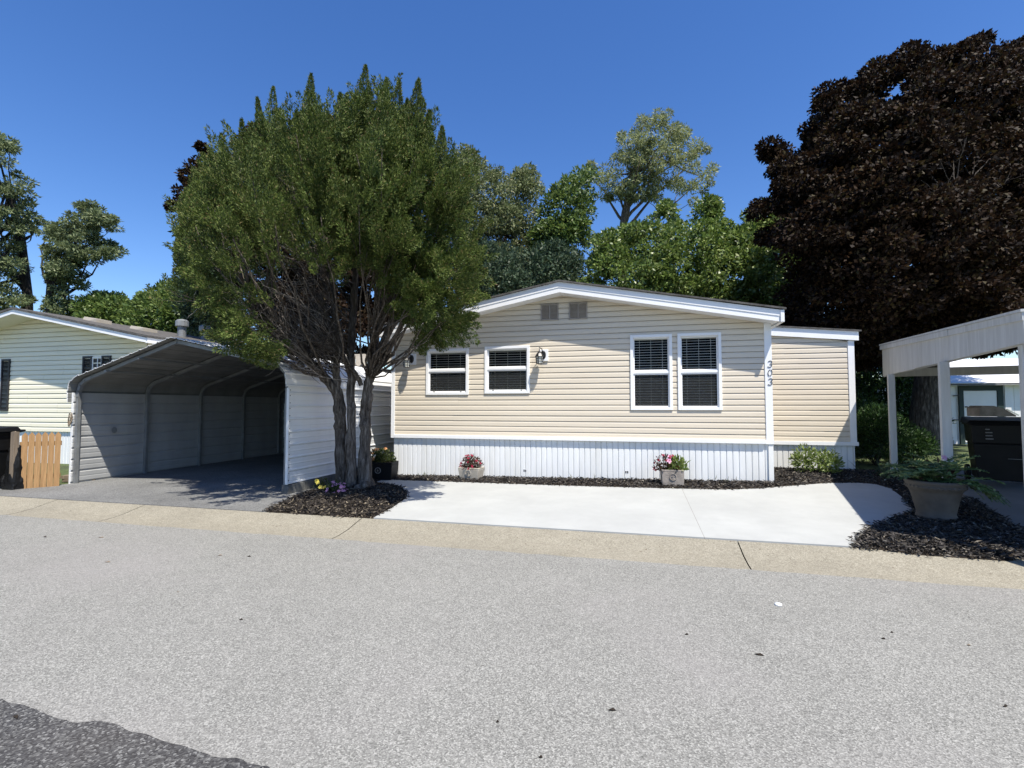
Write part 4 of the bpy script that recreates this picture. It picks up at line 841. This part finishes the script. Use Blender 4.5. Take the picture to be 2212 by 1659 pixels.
tree('ash_tree', 'grey green tree with dark forked trunks just right of the juniper behind the home', 'tree', [(1150, 900, .35), (1155, 690, .28), (1130, 560, .18), (1085, 450, .1)], 25,
     [(980, 340), (1000, 315), (1030, 340), (1058, 370), (1085, 350), (1103, 380), (1140, 355), (1165, 390), (1170, 440), (1150, 500), (1190, 560), (1180, 690), (1100, 710), (990, 700)],
     3.0, 420, .44, 120, .17, .07, M['greyleaf'], M['dbark'], 34, lr=.10, droop=.2, flat=.7, sub=3)
tree('ash_tree', 'slender green tree on one dark trunk in the sky gap above the home ridge', 'tree', [(1205, 900, .22), (1205, 640, .17), (1212, 540, .12), (1225, 450, .07)], 23,
     [(1150, 520), (1172, 470), (1180, 430), (1200, 410), (1215, 388), (1238, 380), (1260, 368), (1278, 375), (1282, 440), (1268, 520), (1240, 560), (1262, 640), (1200, 680), (1150, 640)],
     1.5, 150, .50, 100, .20, .09, M['midleaf'], M['dbark'], 16, lr=.06, droop=.2)
tree('ash_tree', 'dark green understorey tree low behind the ridge of the cream home', 'tree', [(1130, 900, .2), (1130, 760, .16), (1140, 680, .1)], 21,
     [(1000, 540), (1060, 520), (1120, 545), (1200, 520), (1262, 565), (1290, 700), (1000, 760)], 2.2, 280, .50, 110, .16, .075, M['bluleaf'], M['dbark'], 14, lr=.06)
# left side
tree('elm_tree', 'tall grey green elm cut by the left edge of the photo', 'tree', [(62, 900, .30), (60, 640, .24), (45, 500, .18), (20, 400, .10)], 30,
     [(-160, 300), (-60, 270), (0, 280), (25, 300), (38, 322), (20, 370), (12, 385), (40, 375), (75, 400), (82, 430), (60, 455), (100, 470), (90, 500), (40, 520), (60, 570), (45, 620), (90, 650), (80, 690), (-160, 700)],
     3.0, 310, .52, 110, .22, .085, M['elmleaf'], M['dbark'], 30, lr=.12, flat=.42, droop=.1)
tree('elm_tree', 'leaning elm with layered foliage reaching into open sky above the yellow home', 'tree', [(112, 900, .26), (108, 650, .2), (112, 560, .14), (165, 510, .07)], 29,
     [(95, 510), (130, 470), (170, 440), (200, 438), (243, 468), (250, 495), (205, 497), (262, 540), (252, 557), (190, 572), (155, 575), (190, 600), (180, 620), (135, 615), (160, 655), (170, 690), (95, 690), (110, 620), (100, 560)],
     1.8, 165, .46, 110, .21, .08, M['elmleaf'], M['dbark'], 24, lr=.10, flat=.42, droop=.1)
tree('broadleaf_tree', 'round green tree top between the leaning elm and the roof vents of the yellow home', 'tree', [(235, 900, .3), (235, 760, .24), (235, 700, .15)], 30,
     [(160, 690), (175, 652), (215, 640), (258, 645), (285, 660), (300, 720), (150, 730)], 2.4, 150, .7, 95, .24, .12, M['midleaf'], M['dbark'], 10)
tree('broadleaf_tree', 'green tree above the flue pipes left of the juniper crown', 'tree', [(370, 900, .3), (370, 760, .24), (375, 690, .15)], 26,
     [(265, 690), (295, 645), (345, 628), (375, 612), (400, 610), (460, 640), (500, 740), (280, 735)], 2.4, 220, .6, 95, .22, .11, M['midleaf'], M['dbark'], 12)
tree('broadleaf_tree', 'blue green narrow tree half hidden behind the left side of the juniper', 'tree', [(450, 900, .22), (440, 760, .18), (420, 600, .1)], 20,
     [(385, 495), (400, 480), (440, 490), (500, 560), (520, 720), (430, 740), (385, 640), (395, 570)], 1.4, 210, .42, 95, .17, .07, M['bluleaf'], M['dbark'], 14)
# far belt of woodland that reads as one mass
x = rng.uniform(-170, 120, 2200); y = 58+rng.uniform(-4, 4, 2200); z = rng.uniform(0, 1, 2200)*(4.4+1.2*np.sin(x*.35)+.9*np.sin(x*.13+1))
kind(quads('far_woodland', M['midleaf'], clumps(np.stack([x, y, z], 1), 1.3, 60, .55, .3), kind='stuff'), 'stuff')
# dark hedge behind the maple trunk
x = rng.uniform(3.2, 8.9, 330); y = rng.uniform(17.5, 19.2, 330); z = rng.uniform(.4, 2.9, 330)
hd_ = thing('hedge', 'tall dark hedge in the shade behind the maple trunk', 'hedge', (6, 18.3, .4)); quads('foliage', M['yew'], clumps(np.stack([x, y, z], 1), .4, 70, .13, .06), hd_)
# ------------------------------------------------------------------ the juniper
JD = 8.55
J = thing('juniper_tree', 'big multi trunked juniper with upright green plumes in the mulch bed beside the carport', 'tree', tuple(W(772, 1056, 8.6)))
def jp(l): return [W(x, y, JD+o) for x, y, o in l]
trunks = [([(740, 1064, .05), (739, 1022, .05), (734, 930, .05), (733, 884, .0), (727, 845, -.05), (694, 806, -.1), (662, 772, -.2), (638, 744, -.3), (605, 715, -.4), (560, 690, -.5)], [.15, .115, .098, .092, .085, .078, .065, .05, .035, .018]),
          ([(745, 1060, .06), (742, 960, .06), (737, 884, .0), (728, 830, -.02), (725, 760, .0), (725, 684, .02), (718, 600, .1), (700, 480, .1), (680, 330, .1)], [.10, .08, .075, .075, .072, .068, .055, .045, .015]),
          ([(758, 1064, -.08), (757, 1000, -.08), (758, 884, -.05), (757, 840, .0), (758, 760, .05), (762, 684, .1), (768, 600, .15), (780, 450, .15), (790, 250, .15)], [.13, .095, .080, .078, .078, .075, .065, .045, .015]),
          ([(788, 1070, .0), (787, 1022, .0), (788, 930, .03), (789, 884, .05), (795, 840, .05), (803, 785, .05), (810, 736, .0), (815, 684, .0), (825, 600, .05), (845, 480, .1), (880, 300, .1)], [.20, .135, .112, .108, .10, .088, .08, .072, .06, .045, .015]),
          ([(782, 832, .03), (766, 804, -.05), (744, 778, -.12), (727, 755, -.2), (690, 640, -.5)], [.05, .045, .042, .038, .012]),
          ([(806, 760, .05), (822, 700, .2), (833, 640, .25), (815, 560, .3)], [.055, .06, .05, .02])]
b = MB()
for p, r in trunks:
    p = np.array(jp(p)); q = np.linspace(0, len(p)-1, 5*len(p)); P = np.stack([np.interp(q, range(len(p)), p[:, k]) for k in range(3)], 1)+rng.normal(size=(len(q), 3))*.008
    rr = np.interp(q, range(len(r)), r)*.86*(1+rng.normal(size=len(q))*.07)
    n = 14; t = unit(np.gradient(P, axis=0)); u = unit(np.cross(t, [.2, 1., .1])); w = np.cross(t, u); ph = rng.uniform(0, 6.3)
    V = []
    for i in range(len(P)):
        for k in range(n):
            a = 2*math.pi*k/n; g = 1+.13*math.sin(3*a+ph+i*.05)+.08*math.sin(5*a+ph*2)+rng.normal()*.03
            V.append(P[i]+rr[i]*g*(math.cos(a)*u[i]+math.sin(a)*w[i]))
    b.add(V, [(i*n+k, i*n+(k+1) % n, (i+1)*n+(k+1) % n, (i+1)*n+k) for i in range(len(P)-1) for k in range(n)])
b.build('trunk', M['bark'], J, smooth=True)
# low burl at the right trunk foot
b = MB()
for p in [(-4.50, 7.50, .16), (-4.44, 7.56, .22), (-4.55, 7.55, .10)]: b.lathe([(.001, -.09), (.07, -.07), (.10, 0), (.07, .07), (.001, .09)], p, 10)
b.build('burl', M['bark'], J, smooth=True)
jpoly = [(378, 500), (398, 440), (400, 400), (430, 360), (452, 330), (475, 290), (505, 275), (530, 245), (556, 215), (568, 250), (590, 190), (605, 255), (640, 240), (672, 165), (690, 235), (705, 260), (735, 205), (752, 200), (790, 145), (805, 190), (835, 175), (862, 172), (880, 210), (905, 175), (925, 240), (955, 270), (985, 340), (1005, 370), (1015, 440), (1040, 560), (1040, 640), (1010, 690), (1005, 720), (975, 745), (940, 755), (905, 735), (870, 700), (835, 640), (800, 600), (770, 560), (720, 600), (650, 560), (600, 600), (590, 700), (600, 770), (560, 780), (500, 755), (470, 710), (455, 660), (430, 600), (400, 570)]
def hollow(X, Y, off):
    big = ((X-640)/130)**2+((Y-545)/165)**2 < 1; thin = big & (rng.uniform(0, 1, len(X)) > .32) & (off < .8)
    e = ((X-662)/130)**2+((Y-640)/122)**2; e2 = ((X-800)/80)**2+((Y-685)/85)**2; e3 = ((X-640)/42)**2+((Y-470)/32)**2
    return (e > rng.uniform(.75, 1.25, len(X))) & (e2 > rng.uniform(.8, 1.2, len(X))) & ((e3 > 1)|(off > -.6)) & ~thin
def clear(p, m=.42):
    t = (FY-p[:, 1]-m)/.375; return ~((p[:, 2]-t > -.1) & (p[:, 0]-.36*t > -4.95))
CD = 8.1; cc = W(715, 540, CD)
spires = [(556, 212), (590, 188), (640, 240), (672, 162), (735, 203), (790, 142), (835, 170), (862, 172), (905, 172), (928, 240), (955, 275), (985, 345), (522, 258), (478, 290), (452, 330), (425, 372), (400, 415), (750, 205), (612, 250), (880, 215), (1008, 410), (385, 490), (1028, 500)]
def plume(base, axis, Ln, Rd, n, L=.040, wd=.0135, spire=False):
    t = rng.uniform(0, 1, n); a = rng.uniform(0, 2*math.pi, n); u = unit(np.cross(axis, [.3, .9, .2])); v = np.cross(axis, u)
    rad = Rd*np.clip(np.sin(math.pi*np.clip(t*.82+.14, 0, 1)), .06, 1)*(rng.uniform(.2, 1, n)**.5)
    if spire: rad = Rd*(1-t)**.85*(rng.uniform(.15, 1, n)**.5)
    rd = np.cos(a)[:, None]*u+np.sin(a)[:, None]*v
    p = base+axis*(t*Ln)[:, None]+rd*rad[:, None]
    d = unit(axis*.9+rd*.55+rdir(n)*.4)
    return leafquads(p, d, rng.uniform(.6, 1.4, n)*L, rng.uniform(.7, 1.3, n)*wd, .3)
Q = []; lobes = []
def lobe(c, r, tall, npl, per=190):
    "one bough end: a leaning flame of small plumes round a common axis"
    o = unit(c-cc); hi = float(np.clip((c[2]-2.8)/3.6, 0, 1))
    tall = tall*(1+.6*hi); r = r*(1-.3*hi); c = c-np.array([0, 0, .42*tall*hi])
    ax = unit(o*(.8-.65*hi)+np.array([0, 0, .3+1.2*hi])+rng.normal(size=3)*(.18-.1*hi)); lobes.append(c)
    u = unit(np.cross(ax, [.3, .9, .2])); v = np.cross(ax, u)
    for k in range(npl):
        t = rng.uniform(-.5, .5); a = rng.uniform(0, 6.283); rr = r*(1-.75*max(0, t+.1))*rng.uniform(.35, 1)**.6
        rd = math.cos(a)*u+math.sin(a)*v; p = c+ax*(t*tall)+rd*rr
        if not clear(p[None])[0]: continue
        pa = unit(ax*(.9+.6*hi)+rd*.6+rng.normal(size=3)*.2); l = rng.uniform(.20, .36)+.16*hi
        Q.append(plume(p-pa*l*.3, pa, l, rng.uniform(.045, .085), int(per*rng.uniform(.6, 1.2))))
cen, X, Y, off = crownpts(jpoly, CD, 2.3, 1500, lambda X, Y, o: hollow(X, Y, o) & (edgedist(X, Y, jpoly) > 36))
# keep the bough ends apart so that gaps stay between them
keepi = []
for k in range(len(cen)):
    if all(np.linalg.norm((cen[k]-cen[m])*np.array([1, 1, .6])) > .45 for m in keepi): keepi.append(k)
cen = cen[keepi]; cen = cen[clear(cen, .3)]
for c in cen: lobe(c, rng.uniform(.16, .28), rng.uniform(.55, 1.0), 10)
X2 = rng.uniform(790, 1040, 900); Y2 = rng.uniform(200, 730, 900); k2 = inpoly(X2, Y2, jpoly) & hollow(X2, Y2, X2*0-1) & (edgedist(X2, Y2, jpoly) > 32)
c2 = W(X2[k2], Y2[k2], CD-rng.uniform(-.1, 1.7, k2.sum())); c2 = c2[clear(c2, .5)][:75]
for c in c2: lobe(c, rng.uniform(.16, .28), rng.uniform(.5, .85), 10)
# heart of the crown, and its street side over the carport wall
c3, X, Y, off = crownpts(jpoly, CD, 1.0, 110, lambda X, Y, o: (edgedist(X, Y, jpoly) > 60) & hollow(X, Y, o) & (Y < 560)); c3 = c3[clear(c3, .3)]
t_ = rng.uniform(2.0, 5.2, 420); c4 = np.stack([-5.5+.36*t_, rng.uniform(7.0, 8.7, 420)-.375*t_, rng.uniform(.3, 2.0, 420)+t_], 1)
v_ = c4-CAM; zz_ = v_@_fw; X4 = 1106+FPX*(v_@_r)/zz_; Y4 = 829.5-FPX*(v_@_up)/zz_
c4 = c4[inpoly(X4, Y4, jpoly) & hollow(X4, Y4, X4*0-.2) & (edgedist(X4, Y4, jpoly) > 30)][:45]
for c in np.concatenate([c3, c4]): lobe(c, rng.uniform(.16, .30), rng.uniform(.5, .9), 9)
for x, y in spires:
    tip = W(x, y, CD+rng.uniform(-.9, .5) if x < 850 else CD-rng.uniform(.3, 1.1)); ax = unit(np.array([(x-715)*.0005, 0, 1])+rng.normal(size=3)*.06)
    Ln = rng.uniform(.9, 1.5); Q.append(plume(tip-ax*Ln, ax, Ln, rng.uniform(.16, .26), 2200, .040, .013, True))
    for k in range(12):
        sj = rng.uniform(.3, 1.05); o = rng.normal(size=3)*np.array([.17, .17, .05])*sj**1.2; l2 = rng.uniform(.25, .45); Q.append(plume(tip-ax*Ln*sj-ax*l2*.5+o, unit(ax+o*1.6), l2, .07, 240))
for x, y in [(905, 700), (930, 725), (950, 735), (915, 735), (965, 715), (985, 700), (890, 690), (940, 700), (870, 680), (960, 690), (925, 690), (905, 745), (880, 665), (1000, 690)]:
    for k in range(5):
        c = W(x+rng.normal()*8, y+rng.normal()*8, JD-.7+rng.normal()*.2); ax = unit(np.array([.4, -.3, rng.uniform(-.5, .6)])+rng.normal(size=3)*.3); Q.append(plume(c-ax*.13, ax, .27, .075, 200))
for x, y in [(470, 690), (490, 720), (515, 745), (545, 760), (575, 765), (500, 700), (560, 740), (590, 745), (530, 720), (480, 660), (460, 640), (600, 765), (585, 775), (440, 610), (420, 590), (520, 690)]:
    for k in range(5):
        c = W(x+rng.normal()*9, y+rng.normal()*8, JD-.9+rng.normal()*.3); ax = unit(np.array([-.4, -.3, rng.uniform(-.4, .6)])+rng.normal(size=3)*.3); Q.append(plume(c-ax*.13, ax, .28, .08, 200))
quads('crown', M['juniper'], np.concatenate(Q), J)
# inner limbs: each leaves its own leader low and climbs outward
b = MB(); tw = MB(); pale = MB()
anch = [np.array(jp(p)) for p, r in trunks]
def dense(A): q = np.linspace(0, len(A)-1, 60); return np.stack([np.interp(q, range(len(A)), A[:, k]) for k in range(3)], 1)
lead = [dense(A) for A in anch]
ends = np.concatenate([cen, c2]); ends = ends[rng.permutation(len(ends))][:150]
for c in ends:
    best = None
    for A in (lead[0], lead[1], lead[2], lead[3]):
        h = np.hypot(A[:, 0]-c[0], A[:, 1]-c[1]); want = np.clip(c[2]-h*.85-.15, 2.0, 6.5); k = np.argmin(np.abs(A[:, 2]-want)+h*.35); sc_ = float(h[k]+.5*abs(A[k, 2]-want[k]))
        if best is None or sc_ < best[0]: best = (sc_, A[k])
    limb(b, best[1], c, rng.uniform(.014, .026), .005, .10)
b.build('limbs', M['bark'], J, smooth=True)
n_ = 0
while n_ < 360:
    A = lead[rng.choice([0, 0, 0, 1, 1, 1, 2, 4, 4])]; a = A[rng.integers(18, 56)]
    if a[2] < 2.0: continue
    el = R(rng.uniform(8, 68)); az_ = rng.uniform(2.5, 4.9); L = rng.uniform(.5, 1.5)
    d = np.array([math.cos(az_)*math.cos(el), math.sin(az_)*math.cos(el)*.9, math.sin(el)]); e = a+d*L
    B = pale if rng.random() < .42 else tw
    p = limb(B, a, e, rng.uniform(.006, .013), .0028, .10, 8); n_ += 1
    for q in range(5): s0 = p[rng.integers(2, 8)]; limb(B, s0, s0+d*rng.uniform(.1, .3)+rng.normal(size=3)*.15, .0048, .002, .2, 5)
for k in range(30):
    A = lead[rng.choice([2, 3, 5])]; a = A[rng.integers(22, 58)]; e = a+np.array([rng.normal()*.35+.1, -rng.uniform(.1, .8), rng.uniform(.05, .7)]); limb(tw, a, e, .009, .003, .15, 7)
tw.build('dead_twigs', M['dtwig'], J, smooth=True); pale.build('pale_twigs', M['twig'], J, smooth=True)
# ------------------------------------------------------------------ light and camera
SUN = Vector((-.385, .38, -1.0)).normalized()
sl = bpy.data.lights.new('sun', 'SUN'); sl.energy = 4.9; sl.angle = R(.53); sl.color = (1, .945, .845)
so = bpy.data.objects.new('sun', sl); C.objects.link(so); so.rotation_euler = SUN.to_track_quat('-Z', 'Y').to_euler(); so.location = (6, -6, 20)
wd = bpy.data.worlds.new('World'); bpy.context.scene.world = wd; wd.use_nodes = True; wn = wd.node_tree
sky = wn.nodes.new('ShaderNodeTexSky'); sky.sky_type = 'NISHITA'; sky.sun_disc = False; sky.sun_elevation = R(61.7); sky.sun_rotation = math.atan2(.385, -.38)
sky.air_density = 1.0; sky.dust_density = .25; sky.ozone_density = 3.0
bg = wn.nodes['Background']; hs = wn.nodes.new('ShaderNodeHueSaturation'); hs.inputs['Saturation'].default_value = 1.26; hs.inputs['Hue'].default_value = .511; wn.links.new(sky.outputs[0], hs.inputs['Color']); wn.links.new(hs.outputs[0], bg.inputs['Color']); bg.inputs['Strength'].default_value = .120
cam = bpy.data.cameras.new('camera'); co = bpy.data.objects.new('camera', cam); C.objects.link(co); co.location = (0, 0, 1.55); co.rotation_euler = (R(92.54), 0, R(13.96))
cam.sensor_width = 36; cam.lens = 36*FPX/2212; cam.clip_end = 3000; cam.clip_start = .05
S_ = bpy.context.scene; S_.camera = co
S_.view_settings.view_transform = 'Standard'; S_.view_settings.look = 'None'; S_.view_settings.gamma = 1; S_.view_settings.exposure = .65
S_.cycles.max_bounces = 8; S_.cycles.transparent_max_bounces = 12
